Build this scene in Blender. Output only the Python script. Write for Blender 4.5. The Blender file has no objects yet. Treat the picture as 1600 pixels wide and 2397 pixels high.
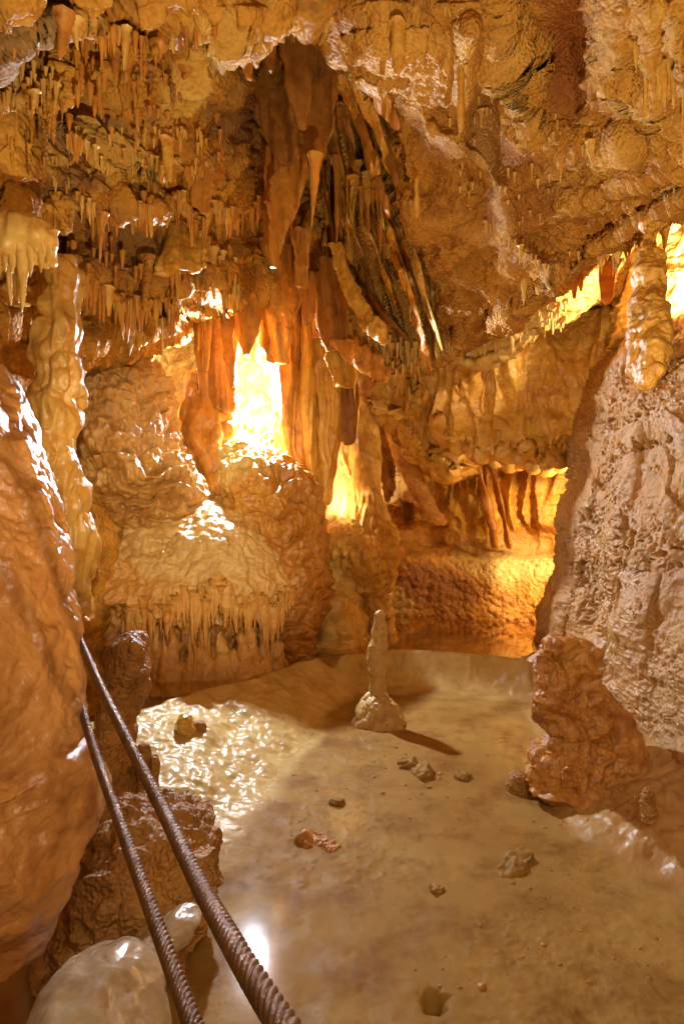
import bpy, math, random
import numpy as np
C = bpy.context.scene
F = 1428.0          # focal length in photo pixels (photo 1600 x 2397)
CAMZ = 1.6
# ------------------------------------------------------------------ camera, world, lights
cam_d = bpy.data.cameras.new('camera'); cam = bpy.data.objects.new('camera', cam_d)
C.collection.objects.link(cam); C.camera = cam
cam.location = (0, 0, CAMZ); cam.rotation_euler = (math.radians(90), 0, 0)
cam_d.sensor_fit = 'VERTICAL'; cam_d.sensor_height = 36.0; cam_d.lens = 36.0 * F / 2397.0
cam_d.clip_start = 0.05; cam_d.clip_end = 200
w = bpy.data.worlds.new('World'); C.world = w; w.use_nodes = True
w.node_tree.nodes['Background'].inputs[0].default_value = (1.0, 0.6, 0.25, 1)
w.node_tree.nodes['Background'].inputs[1].default_value = 0.0
C.view_settings.view_transform = 'Standard'; C.view_settings.look = 'None'
C.view_settings.gamma = 1.0; C.view_settings.exposure = 0.3
C.cycles.max_bounces = 7; C.cycles.diffuse_bounces = 3; C.cycles.glossy_bounces = 3
C.cycles.transparent_max_bounces = 6
C.cycles.use_denoising = True; C.cycles.sample_clamp_indirect = 6.0; C.cycles.sample_clamp_direct = 0.0
C.cycles.caustics_reflective = False; C.cycles.caustics_refractive = False

def P(px, py, d):
    px = np.asarray(px, float); py = np.asarray(py, float); d = np.asarray(d, float)
    return np.stack([(px - 800) / F * d, d + 0 * px, CAMZ - (py - 1198) / F * d], -1)

def lamp(name, loc, power, col, r=0.08, spot=None, aim=None, blend=0.6):
    l = bpy.data.lights.new(name, 'SPOT' if spot else 'POINT'); l.energy = power; l.color = col
    l.shadow_soft_size = r
    o = bpy.data.objects.new(name, l); o.location = loc; C.collection.objects.link(o)
    if spot:
        l.spot_size = math.radians(spot); l.spot_blend = blend
        from mathutils import Vector
        o.rotation_euler = (Vector(aim) - Vector(loc)).to_track_quat('-Z', 'Y').to_euler()
    return o
WARM = (1.0, 0.80, 0.52); WHITE = (1.0, 0.93, 0.80); COOL = (0.86, 0.93, 1.0); AMB = (1.0, 0.66, 0.30)
# floodlight in the niche: it shines out over the mounds and the basin
lamp('niche_floodlight', P(592, 874, 6.3), 640, (0.80, 0.89, 1.0), 0.05)
lamp('niche_fill_light', P(600, 930, 7.2), 20, WARM, 0.05)  # second light, added to keep the niche wall glaring
# lamp hidden behind the mound, at the foot of the flowstone cone
lamp('cone_light', P(730, 1190, 6.55), 170, WHITE, 0.03)
# lamp behind the hanging column on the right
lamp('right_light', P(1640, 660, 4.3), 150, WARM, 0.05, 165, P(1560, 480, 5.6), 0.3)
# fill lights added behind the right wall to brighten the golden back wall
lamp('back_fill', P(1425, 1070, 5.55), 330, WARM, 0.05)
lamp('back_low_fill', P(1400, 1190, 6.2), 60, WARM, 0.05)
# path lamp pointing up, then fill lights added at the visitor's side
lamp('path_light_up', (0.35, 0.4, 0.3), 330, WARM, 0.04, 84, (0.35, 4.2, 4.6), 0.8)
lamp('fill_light_right', (1.3, -0.6, 2.7), 40, (1.0, 0.82, 0.6), 0.12)
lamp('fill_light_left', (-0.2, -0.8, 1.9), 28, WARM, 0.12)
lamp('wall_fill_spot', (-0.3, -0.2, 2.1), 70, (1.0, 0.84, 0.62), 0.05, 62, (2.3, 3.6, 1.3), 0.8)  # added fill aimed at the right wall
lamp('mound_fill_spot', (0.25, -0.4, 2.4), 520, (1.0, 0.82, 0.55), 0.05, 30, (-1.15, 5.2, 1.75), 0.7)  # added front light for the apron and the terraced mound
lamp('basin_fill_spot', (0.5, -0.5, 2.75), 80, (1.0, 0.80, 0.52), 0.30, 105, (0.25, 2.7, 0.0), 0.9)  # broad soft fill added over the basin floor
lamp('left_nook_light', P(190, 860, 6.2), 35, WARM, 0.05)

# ------------------------------------------------------------------ noise
rs = np.random.RandomState(7)
PERM = rs.permutation(4096).astype(np.int64)
VAL = rs.uniform(-1, 1, 4096).astype(np.float32)
VX = rs.uniform(0, 1, (4096, 3)).astype(np.float32)
def _h(ix, iy, iz):
    return PERM[(PERM[(PERM[ix & 4095] + iy) & 4095] + iz) & 4095]
def vn(p):
    i = np.floor(p).astype(np.int64); f = (p - i).astype(np.float32)
    u = f * f * f * (f * (f * 6 - 15) + 10)
    r = 0
    for dx in (0, 1):
        wx = u[:, 0] if dx else 1 - u[:, 0]
        for dy in (0, 1):
            wy = u[:, 1] if dy else 1 - u[:, 1]
            for dz in (0, 1):
                wz = u[:, 2] if dz else 1 - u[:, 2]
                r = r + wx * wy * wz * VAL[_h(i[:, 0] + dx, i[:, 1] + dy, i[:, 2] + dz)]
    return r
def fbm(p, o=4, g=0.5, l=2.03):
    a = 1.0; s = 0; p = np.asarray(p, float) + 11.3
    for k in range(o):
        s = s + a * vn(p); a *= g; p = p * l + 17.7
    return s
def ridged(p, o=3, g=0.5):
    a = 1.0; s = 0; p = np.asarray(p, float) + 5.1
    for k in range(o):
        s = s + a * (1 - 2 * np.abs(vn(p))); a *= g; p = p * 2.07 + 9.2
    return s
def worley(p):
    p = np.asarray(p, float) + 31.7
    i = np.floor(p).astype(np.int64); f = (p - i).astype(np.float32)
    best = np.full(len(p), 9.0, np.float32); sec = best.copy()
    for dx in (-1, 0, 1):
        for dy in (-1, 0, 1):
            for dz in (-1, 0, 1):
                v = VX[_h(i[:, 0] + dx, i[:, 1] + dy, i[:, 2] + dz)]
                d = (v[:, 0] + dx - f[:, 0]) ** 2 + (v[:, 1] + dy - f[:, 1]) ** 2 + (v[:, 2] + dz - f[:, 2]) ** 2
                sec = np.minimum(sec, np.maximum(best, d)); best = np.minimum(best, d)
    return np.sqrt(best), np.sqrt(sec)
def knobs(p, s, a, zs=1.0):
    q = p * np.array([s, s, s * zs]) + 0.35 * np.stack([vn(p * s * 0.7), vn(p * s * 0.7 + 40), vn(p * s * 0.7 + 80)], -1)
    f1, _ = worley(q); return a * (1 - np.minimum(f1, 1.0) ** 2 * 1.6)
def coral(p, s, a, zs=0.6, w=0.35):
    q = p * np.array([s, s, s * zs]) + w * np.stack([vn(p * s * 0.6), vn(p * s * 0.6 + 40), vn(p * s * 0.6 + 80)], -1)
    f1, f2 = worley(q)
    return a * (1.5 * np.sqrt(np.clip(1.02 - (f1 / 0.82) ** 2, 0, 1)) - 1.0)
def flute(p, s, a, zs=0.08, warp=0.25):
    q = p * np.array([s, s, s * zs]); q[:, 0] += warp * vn(p * 3) * 2; q[:, 1] += warp * vn(p * 3 + 50) * 2
    return a * ridged(q, 2, 0.45)
def pits(p, s, a, th=0.42):
    f1, _ = worley(p * s); return -a * sstep(1 - f1 / th, 0, .75)
def terr(p, n, a, jit=0.8, fl=14):
    z = p[:, 2] * n + jit * fbm(p * 1.7, 3)
    f = z - np.floor(z)
    b = np.sqrt(np.clip(f / 0.82, 0, 1)) * (1 - np.clip((f - 0.78) / 0.22, 0, 1) ** 2)
    m = 0.55 + 0.6 * vn(p * 2.6 + 7)
    fl_ = 0.5 * (ridged(p * np.array([fl, fl, fl * 0.22]), 2, 0.5))
    return a * b * np.clip(m, 0.1, 1.3) * (1 + 0.35 * fl_)
def sstep(x, a, b):
    t = np.clip((x - a) / (b - a), 0, 1); return t * t * (3 - 2 * t)

# ------------------------------------------------------------------ mesh helpers
def mesh_from(name, V, Q, T=None, smooth=True):
    me = bpy.data.meshes.new(name)
    V = np.asarray(V, np.float32); nv = len(V)
    Q = np.asarray(Q, np.int32).reshape(-1, 4) if Q is not None and len(Q) else np.zeros((0, 4), np.int32)
    T = np.asarray(T, np.int32).reshape(-1, 3) if T is not None and len(T) else np.zeros((0, 3), np.int32)
    me.vertices.add(nv); me.vertices.foreach_set('co', V.ravel())
    loops = np.concatenate([Q.ravel(), T.ravel()])
    me.loops.add(len(loops)); me.loops.foreach_set('vertex_index', loops)
    me.polygons.add(len(Q) + len(T))
    st = np.concatenate([np.arange(len(Q)) * 4, len(Q) * 4 + np.arange(len(T)) * 3]).astype(np.int32)
    me.polygons.foreach_set('loop_start', st)
    me.polygons.foreach_set('use_smooth', np.full(len(st), smooth))
    me.update(calc_edges=True); return me
def tag(o, label=None, cat=None, group=None, kind=None):
    if label: o['label'] = label
    if cat: o['category'] = cat
    if group: o['group'] = group
    if kind: o['kind'] = kind
    return o
def obj(name, me, mat, parent=None, loc=None):
    o = bpy.data.objects.new(name, me); C.collection.objects.link(o)
    if mat and not me.materials: me.materials.append(mat)
    if parent: o.parent = parent; o.matrix_parent_inverse.identity()
    if loc is not None: o.location = loc
    return o
def empty(name, loc, label, cat, group=None):
    o = bpy.data.objects.new(name, None); C.collection.objects.link(o); o.location = loc
    o.empty_display_size = 0.1
    return tag(o, label, cat, group)
def gridn(V, wrap=False):
    """normals of a (n,m,3) grid"""
    du = np.gradient(V, axis=0)
    if wrap: dv = (np.roll(V, -1, 1) - np.roll(V, 1, 1)) / 2
    else: dv = np.gradient(V, axis=1)
    n = np.cross(du, dv); l = np.linalg.norm(n, axis=-1, keepdims=True); return n / np.maximum(l, 1e-9)
def quads(n, m, wrap=False):
    i = np.arange(n - 1)[:, None]; j = np.arange(m if wrap else m - 1)[None, :]
    j2 = (j + 1) % m
    return np.stack([i * m + j + 0 * j2, i * m + j2, (i + 1) * m + j2, (i + 1) * m + j], -1).reshape(-1, 4)
def smooth1(a, k):
    if k < 1: return a
    ker = np.hanning(2 * k + 3); ker /= ker.sum()
    b = np.concatenate([2 * a[0] - a[1:k + 2][::-1], a, 2 * a[-1] - a[-k - 2:-1][::-1]])
    return np.convolve(b, ker, 'valid')
def loft_mesh(name, rows, n=120, m=80, disp=None, cap=(0.0, 0.0), sm=0.6, wave=0.0, wf=3.0, sq=1.0, lean=0.0, origin=None, zone=None, jag=0.0):
    """rows (py, xl, xr, d, rd): closed body of elliptical horizontal sections"""
    R = np.array(rows, float)
    t = np.concatenate([[0], np.cumsum(np.hypot(np.diff(R[:, 0]), 0.35 * np.diff((R[:, 1] + R[:, 2]) / 2)) + 1e-3)])
    T = np.linspace(0, t[-1], n)
    k = int(n / len(rows) * sm * 0.5)
    cols = [smooth1(np.interp(T, t, R[:, c]), k) for c in range(5)]
    py, xl, xr, d, rd = cols
    s = T / t[-1]
    q = np.ones(n)
    if cap[0] > 0:
        e = np.clip(s / cap[0], 0, 1); q *= np.sqrt(np.clip(1 - (1 - e) ** 2, 0, 1))
    if cap[1] > 0:
        e = np.clip((1 - s) / cap[1], 0, 1); q *= np.sqrt(np.clip(1 - (1 - e) ** 2, 0, 1))
    hw = np.maximum((xr - xl) / 2 / F * d * q, 5e-4); rd = np.maximum(rd * q, 5e-4)
    cx = ((xl + xr) / 2 - 800) / F * d; z = CAMZ - (py - 1198) / F * d
    if jag:
        jq = np.stack([z * 9, cx * 3 + 0 * z, d], -1); jn = fbm(jq, 4)
        hw = hw * (1 + jag * jn); cx = cx + jag * .5 * hw * fbm(jq + 40, 4)
    th = np.linspace(0, 2 * np.pi, m, endpoint=False)
    c_, s_ = np.cos(th), np.sin(th)
    c_ = np.sign(c_) * np.abs(c_) ** sq; s_ = np.sign(s_) * np.abs(s_) ** sq
    V = np.zeros((n, m, 3))
    V[..., 0] = cx[:, None] + hw[:, None] * c_
    V[..., 1] = d[:, None] - rd[:, None] * s_
    V[..., 2] = z[:, None]
    if wave:
        ph = V[..., 0] * wf * 6.28 + z[:, None] * 2.5
        V[..., 1] += wave * np.sin(ph) * np.minimum(1, hw[:, None] * 8) + wave * 0.5 * np.sin(ph * 2.3 + 1)
    if lean: V[..., 1] += lean * (V[..., 0] - cx[:, None])
    N = gridn(V, True)
    ctr = np.stack([cx, d, z], -1)[:, None, :]
    if (N * (V - ctr)).sum() < 0: N = -N
    if disp is not None:
        pf = V.reshape(-1, 3)
        a = disp(pf).reshape(n, m)
        lim = np.minimum(hw, rd)[:, None]
        V = V + N * np.clip(a, -lim * 0.6, None)[..., None] * np.minimum(1, lim / 0.03)[..., None]
    V = V.reshape(-1, 3)
    top = V[:m].mean(0); bot = V[-m:].mean(0)
    V = np.concatenate([V, [top, bot]])
    j = np.arange(m); j2 = (j + 1) % m
    T1 = np.stack([np.full(m, n * m), j2, j], -1); T2 = np.stack([np.full(m, n * m + 1), (n - 1) * m + j, (n - 1) * m + j2], -1)
    V0 = V
    if origin is not None: V = V - np.array(origin)
    me = mesh_from(name, V, quads(n, m, True), np.concatenate([T1, T2]))
    if zone: set_zone(me, zone(V0))
    return me
def base_of(rows):
    r = max(rows, key=lambda r: r[0]); return P((r[1] + r[2]) / 2, r[0], r[3])
def loft(name, rows, mat, label=None, cat=None, group=None, parent=None, **kw):
    if parent is None:
        o0 = base_of(rows); me = loft_mesh(name, rows, origin=o0, **kw)
        return tag(obj(name, me, mat, None, o0), label, cat, group)
    o0 = np.array(parent.location); me = loft_mesh(name, rows, origin=o0, **kw)
    o = obj(name, me, mat, parent)
    if label: o['label'] = label
    return o
def interp2(xs, ys, D, X, Y):
    """smooth bicubic-ish: linear interp of a grid then it gets blurred by the caller"""
    xi = np.clip(np.searchsorted(xs, X) - 1, 0, len(xs) - 2); yi = np.clip(np.searchsorted(ys, Y) - 1, 0, len(ys) - 2)
    fx = np.clip((X - xs[xi]) / (xs[xi + 1] - xs[xi]), 0, 1); fy = np.clip((Y - ys[yi]) / (ys[yi + 1] - ys[yi]), 0, 1)
    fx = fx * fx * (3 - 2 * fx) * 0.5 + fx * 0.5; fy = fy * fy * (3 - 2 * fy) * 0.5 + fy * 0.5
    return (D[yi, xi] * (1 - fx) + D[yi, xi + 1] * fx) * (1 - fy) + (D[yi + 1, xi] * (1 - fx) + D[yi + 1, xi + 1] * fx) * fy
SURF = {}
def patch(name, xs, ys, D, mat, nx, ny, disp=None, yb=None, xb=None, extra=None, kind='structure', label=None, cat=None, curl=0.0, surf=None, zone=None):
    """sheet through control depths D[y][x]; yb(px) moves the lower edge; curl folds the lower edge backwards"""
    xs = np.array(xs, float); ys = np.array(ys, float); D = np.array(D, float)
    u = np.linspace(xs[0], xs[-1], nx); v = np.linspace(0, 1, ny)
    X = np.tile(u, (ny, 1)); bot = yb(u) if yb else np.full(nx, ys[-1])
    Y = ys[0] + v[:, None] * (bot - ys[0])[None, :]
    if xb: X = xb(X, Y)
    Dm = interp2(xs, ys, D, X, Y)
    if extra is not None: Dm = Dm + extra(X, Y)
    if surf: SURF[surf] = (xs, ys, D, extra)
    if curl:
        c = np.clip((v - (1 - curl)) / curl, 0, 1)[:, None]
        yc = ys[0] + (1 - curl * 0.55) * (bot - ys[0])
        Y = np.where(c > 0, yc[None, :] + (bot - yc)[None, :] * np.sin(c * 2.6), Y)
        Dm = Dm + 0.9 * c ** 2
    V = P(X, Y, Dm); N = gridn(V)
    if (N * (V - np.array([0, 0, CAMZ]))).sum() > 0: N = -N
    if disp is not None: V = V + N * disp(V.reshape(-1, 3)).reshape(ny, nx)[..., None]
    me = mesh_from(name, V.reshape(-1, 3), quads(ny, nx))
    if zone: set_zone(me, zone(X, Y))
    return tag(obj(name, me, mat), label, cat, None, kind)
def set_zone(me, Z):
    a = me.color_attributes.new('zone', 'FLOAT_COLOR', 'POINT')
    Z = [np.asarray(z, float).ravel() * np.ones(len(me.vertices)) for z in Z] + [np.ones(len(me.vertices))]
    a.data.foreach_set('color', np.clip(np.stack(Z, -1), 0, 1).astype(np.float32).ravel())
def blob(X, Y, x, y, rx, ry, rot=0.0, soft=0.35):
    c, s_ = math.cos(rot), math.sin(rot); dx = X - x; dy = Y - y
    r = np.hypot((dx * c + dy * s_) / rx, (-dx * s_ + dy * c) / ry)
    r = r + 0.25 * fbm(np.stack([X.ravel() / 60, Y.ravel() / 60, 0 * X.ravel()], -1), 4).reshape(X.shape)
    return 1 - sstep(r, 1 - soft, 1 + soft)
def depth_at(s, px, py):
    xs, ys, D, ex = SURF[s]
    X = np.atleast_1d(np.array(px, float)); Y = np.atleast_1d(np.array(py, float))
    d = interp2(xs, ys, D, X, Y)
    if ex is not None: d = d + ex(X, Y)
    return d

# ------------------------------------------------------------------ materials
def mat(name, c1, c2, c3=None, s=1.2, rough=(0.45, 0.75), coat=0.0, cr=0.15, bump=0.5, bs=60.0, streak=None, spec=0.5,
        bumpd=0.01, trans=None, bands=None, vor=None, wet=None, wets=1.2, speck=None, gb=(0.82, 0.40)):
    sat = lambda c: None if c is None else (c[0] * .97, c[1] * gb[0], c[2] * gb[1])
    c1, c2, c3 = sat(c1), sat(c2), sat(c3)
    if speck: speck = (sat(speck[0]), speck[1])
    m = bpy.data.materials.new(name); m.use_nodes = True; nt = m.node_tree; N = nt.nodes; L = nt.links
    b = N['Principled BSDF']
    geo = N.new('ShaderNodeNewGeometry'); pos = geo.outputs['Position']
    mp = N.new('ShaderNodeMapping'); L.new(pos, mp.inputs[0])
    if streak: mp.inputs['Scale'].default_value = streak
    n1 = N.new('ShaderNodeTexNoise'); n1.inputs['Scale'].default_value = s; n1.inputs['Detail'].default_value = 6; n1.inputs['Roughness'].default_value = 0.62
    L.new(mp.outputs[0], n1.inputs[0])
    r = N.new('ShaderNodeValToRGB'); e = r.color_ramp.elements
    e[0].position = 0.36; e[0].color = (*c1, 1); e[1].position = 0.64; e[1].color = (*c2, 1)
    L.new(n1.outputs[0], r.inputs[0]); col = r.outputs[0]
    if c3:
        n2 = N.new('ShaderNodeTexNoise'); n2.inputs['Scale'].default_value = s * 3.7; n2.inputs['Detail'].default_value = 5; n2.inputs['Roughness'].default_value = 0.65
        L.new(pos, n2.inputs[0])
        r2 = N.new('ShaderNodeValToRGB'); r2.color_ramp.elements[0].position = 0.48; r2.color_ramp.elements[1].position = 0.66
        L.new(n2.outputs[0], r2.inputs[0])
        mx = N.new('ShaderNodeMixRGB'); mx.inputs[2].default_value = (*c3, 1)
        L.new(r2.outputs[0], mx.inputs[0]); L.new(col, mx.inputs[1]); col = mx.outputs[0]
    if speck:
        n4 = N.new('ShaderNodeTexNoise'); n4.inputs['Scale'].default_value = speck[1]; n4.inputs['Detail'].default_value = 3
        L.new(pos, n4.inputs[0])
        r4 = N.new('ShaderNodeValToRGB'); r4.color_ramp.elements[0].position = 0.60; r4.color_ramp.elements[1].position = 0.70
        L.new(n4.outputs[0], r4.inputs[0])
        mx = N.new('ShaderNodeMixRGB'); mx.inputs[2].default_value = (*speck[0], 1)
        L.new(r4.outputs[0], mx.inputs[0]); L.new(col, mx.inputs[1]); col = mx.outputs[0]
    if bands:
        wv = N.new('ShaderNodeTexWave'); wv.bands_direction = 'Z'; wv.inputs['Scale'].default_value = bands[1]; wv.inputs['Distortion'].default_value = 3; wv.inputs['Detail'].default_value = 2
        L.new(pos, wv.inputs[0])
        mx = N.new('ShaderNodeMixRGB'); mx.inputs[2].default_value = (*bands[0], 1)
        r3 = N.new('ShaderNodeValToRGB'); r3.color_ramp.elements[0].position = 0.45; r3.color_ramp.elements[1].position = 0.85
        L.new(wv.outputs[0], r3.inputs[0]); L.new(r3.outputs[0], mx.inputs[0]); L.new(col, mx.inputs[1]); col = mx.outputs[0]
    L.new(col, b.inputs['Base Color'])
    nr = N.new('ShaderNodeTexNoise'); nr.inputs['Scale'].default_value = 9; nr.inputs['Detail'].default_value = 4
    L.new(pos, nr.inputs[0])
    mr = N.new('ShaderNodeMapRange'); mr.inputs[1].default_value = 0.3; mr.inputs[2].default_value = 0.7
    mr.inputs[3].default_value = rough[0]; mr.inputs[4].default_value = rough[1]
    L.new(nr.outputs[0], mr.inputs[0]); L.new(mr.outputs[0], b.inputs['Roughness'])
    b.inputs['Specular IOR Level'].default_value = spec
    if coat:
        b.inputs['Coat Weight'].default_value = coat; b.inputs['Coat Roughness'].default_value = cr
        if wet:
            nw = N.new('ShaderNodeTexNoise'); nw.inputs['Scale'].default_value = wets; nw.inputs['Detail'].default_value = 4
            L.new(pos, nw.inputs[0]); mw = N.new('ShaderNodeMapRange')
            mw.inputs[1].default_value = wet[0]; mw.inputs[2].default_value = wet[1]; mw.inputs[3].default_value = 0.0; mw.inputs[4].default_value = coat
            L.new(nw.outputs[0], mw.inputs[0]); L.new(mw.outputs[0], b.inputs['Coat Weight'])
    nb = N.new('ShaderNodeTexNoise'); nb.inputs['Scale'].default_value = bs; nb.inputs['Detail'].default_value = 5; nb.inputs['Roughness'].default_value = 0.6
    mb = N.new('ShaderNodeMapping'); L.new(pos, mb.inputs[0]); L.new(mb.outputs[0], nb.inputs[0])
    if streak: mb.inputs['Scale'].default_value = tuple(0.5 + 0.5 * k for k in streak)
    bp = N.new('ShaderNodeBump'); bp.inputs['Strength'].default_value = bump; bp.inputs['Distance'].default_value = bumpd
    h = nb.outputs[0]
    if vor:
        vo = N.new('ShaderNodeTexVoronoi'); vo.inputs['Scale'].default_value = vor; vo.feature = 'SMOOTH_F1'; vo.inputs['Smoothness'].default_value = 0.4
        L.new(pos, vo.inputs[0]); ma = N.new('ShaderNodeMath'); ma.operation = 'SUBTRACT'
        L.new(h, ma.inputs[0]); L.new(vo.outputs[0], ma.inputs[1]); h = ma.outputs[0]
    L.new(h, bp.inputs['Height']); L.new(bp.outputs[0], b.inputs['Normal'])
    if coat: L.new(bp.outputs[0], b.inputs['Coat Normal'])
    if trans:
        tr = N.new('ShaderNodeBsdfTranslucent'); ms = N.new('ShaderNodeMixShader'); ms.inputs[0].default_value = trans
        L.new(col, tr.inputs[0]); L.new(b.outputs[0], ms.inputs[1]); L.new(tr.outputs[0], ms.inputs[2])
        L.new(ms.outputs[0], N['Material Output'].inputs[0])
    return m
M = {}
M['ceil'] = mat('ceiling_rock', (0.50, 0.25, 0.06), (0.76, 0.46, 0.13), (0.36, 0.20, 0.08), s=1.6, rough=(0.35, 0.8), bump=0.7, bs=45, bumpd=0.02, vor=38, speck=((0.72, 0.52, 0.27), 9), spec=.25)
M['ceilr'] = mat('ceiling_rock_right', (0.48, 0.24, 0.07), (0.70, 0.42, 0.14), (0.36, 0.16, 0.055), s=1.1, rough=(0.4, 0.8), bump=0.8, bs=60, bumpd=0.02, vor=55, speck=((0.72, 0.46, 0.18), 11), spec=.25)
M['wall'] = mat('back_rock', (0.45, 0.22, 0.05), (0.75, 0.43, 0.10), (0.36, 0.15, 0.04), s=1.3, rough=(0.4, 0.8), bump=0.6, bs=40, bumpd=0.02, vor=30)
M['shell'] = mat('deep_rock', (0.25, 0.12, 0.045), (0.40, 0.20, 0.08), s=0.8)
M['gold'] = mat('golden_flowstone', (0.66, 0.38, 0.10), (0.85, 0.58, 0.20), (0.55, 0.27, 0.06), s=2.0, rough=(0.25, 0.5), coat=0.35, cr=0.2, bump=0.6, bs=42, bumpd=0.015)
M['orange'] = mat('orange_dripstone', (0.55, 0.26, 0.07), (0.74, 0.40, 0.13), (0.42, 0.18, 0.05), s=2.2, rough=(0.35, 0.6), coat=0.15, bump=0.5, bs=50, streak=(1, 1, 0.25))
M['blade'] = mat('brown_drapery', (0.38, 0.18, 0.06), (0.54, 0.28, 0.10), (0.30, 0.13, 0.045), s=2.2, rough=(0.35, 0.6), bump=0.5, bs=60, trans=0.18, streak=(1, 1, 0.3))
M['cream'] = mat('cream_dripstone', (0.74, 0.52, 0.22), (0.86, 0.68, 0.36), (0.66, 0.38, 0.13), s=3.0, rough=(0.25, 0.5), coat=0.3, cr=0.15, bump=0.35, bs=40)
M['cream2'] = mat('honey_dripstone', (0.60, 0.38, 0.15), (0.76, 0.54, 0.26), (0.56, 0.28, 0.08), s=3.0, rough=(0.25, 0.5), coat=0.3, cr=0.15, bump=0.4, bs=45)
M['straw'] = mat('pale_straw', (0.72, 0.48, 0.20), (0.90, 0.70, 0.38), s=5.0, rough=(0.2, 0.5), coat=0.2, bump=0.2, bs=60, trans=0.15)
M['mound'] = mat('brown_mound_flowstone', (0.52, 0.31, 0.14), (0.68, 0.45, 0.22), (0.42, 0.23, 0.10), s=2.5, rough=(0.35, 0.6), coat=0.9, cr=0.17, bump=0.6, bs=62, bumpd=0.015)
M['mid'] = mat('stepped_mound_flowstone', (0.64, 0.37, 0.11), (0.76, 0.48, 0.16), (0.52, 0.26, 0.07), s=2.5, rough=(0.3, 0.6), coat=0.5, cr=0.25, bump=0.6, bs=38, bumpd=0.015)
M['apron'] = mat('wet_apron_flowstone', (0.66, 0.36, 0.13), (0.76, 0.50, 0.24), (0.60, 0.30, 0.09), s=1.6, rough=(0.25, 0.5), coat=0.9, cr=0.2, bump=0.8, bs=34, bumpd=0.018)
M['pale'] = mat('pale_flowstone', (0.70, 0.52, 0.24), (0.86, 0.70, 0.42), (0.62, 0.36, 0.12), s=2.0, rough=(0.3, 0.5), coat=0.5, cr=0.2, bump=0.6, bs=34, bumpd=0.015)
M['boulder'] = mat('terracotta_flowstone', (0.47, 0.24, 0.10), (0.62, 0.36, 0.19), (0.38, 0.17, 0.07), s=2.6, rough=(0.25, 0.45), coat=0.9, cr=0.16, bump=0.55, bs=55, bumpd=0.010, gb=(.80, .42))
M['rwall'] = mat('pitted_flowstone', gb=(.80, .42), c1=(0.38, 0.23, 0.12), c2=(0.52, 0.34, 0.19), c3=(0.48, 0.26, 0.10), s=1.4, rough=(0.3, 0.6), coat=0.5, cr=0.22, bump=0.7, bs=45, bumpd=0.015, wet=(0.4, 0.6))
M['knob'] = mat('knobbly_dripstone', (0.60, 0.30, 0.10), (0.74, 0.42, 0.16), (0.46, 0.22, 0.08), s=4, rough=(0.3, 0.55), coat=0.35, cr=0.2, bump=0.5, bs=45)
M['stal'] = mat('beige_dripstone', (0.56, 0.38, 0.21), (0.68, 0.50, 0.31), (0.48, 0.29, 0.14), gb=(.86, .48), s=5, rough=(.35, .6), coat=.4, cr=.2, bump=.6, bs=50)
M['knobd'] = mat('dark_knobbly_dripstone', (0.46, 0.22, 0.075), (0.62, 0.33, 0.12), (0.32, 0.14, 0.05), s=4, rough=(0.4, 0.6), coat=0.1, cr=0.2, bump=0.5, bs=45)
M['floor'] = mat('silty_basin_floor', (0.32, 0.20, 0.095), (0.45, 0.315, 0.17), (0.25, 0.135, 0.055), gb=(.84, .42), spec=.12, s=1.0, rough=(0.45, 0.7), coat=0.45, cr=0.25, bump=0.3, bs=30, bumpd=0.01)
M['redrock'] = mat('red_brown_rock', (0.38, 0.20, 0.075), (0.54, 0.31, 0.13), (0.30, 0.15, 0.055), s=3, rough=(0.4, 0.7), coat=0.3, cr=0.3, bump=0.9, bs=55, bumpd=0.014, vor=60, wet=(.45, .6), wets=5)
M['grey'] = mat('grey_calcite', gb=(1.0, .9), c1=(0.42, 0.30, 0.20), c2=(0.56, 0.44, 0.33), c3=(0.36, 0.22, 0.13), s=4, rough=(0.2, 0.4), coat=0.9, cr=0.1, bump=0.3, bs=20)
M['dark'] = mat('dark_crust', (0.20, 0.10, 0.04), (0.34, 0.18, 0.07), s=6, bump=0.7, bs=40)
M['rope'] = mat('rusty_wire', (0.10, 0.055, 0.035), (0.22, 0.12, 0.075), (0.16, 0.07, 0.035), s=30, rough=(0.3, 0.5), spec=0.6, bump=0.3, bs=250)
M['rope'].node_tree.nodes['Principled BSDF'].inputs['Metallic'].default_value = 0.45
M['yellow'] = mat('yellow_stone', (0.62, 0.40, 0.08), (0.74, 0.52, 0.16), (0.45, 0.25, 0.06), s=12, rough=(0.1, 0.3), coat=1, cr=0.08, bump=0.4, bs=40)
M['amber'] = mat('amber_calcite', (0.62, 0.24, 0.03), (0.85, 0.42, 0.06), s=6, rough=(0.2, 0.4), coat=0.4, trans=0.55, bands=((0.58, 0.21, 0.03), 3), bump=0.2)
M['stripe'] = mat('banded_calcite', (0.78, 0.52, 0.22), (0.85, 0.62, 0.30), s=6, bands=((0.45, 0.22, 0.08), 6), bump=0.2, trans=0.2)
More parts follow.
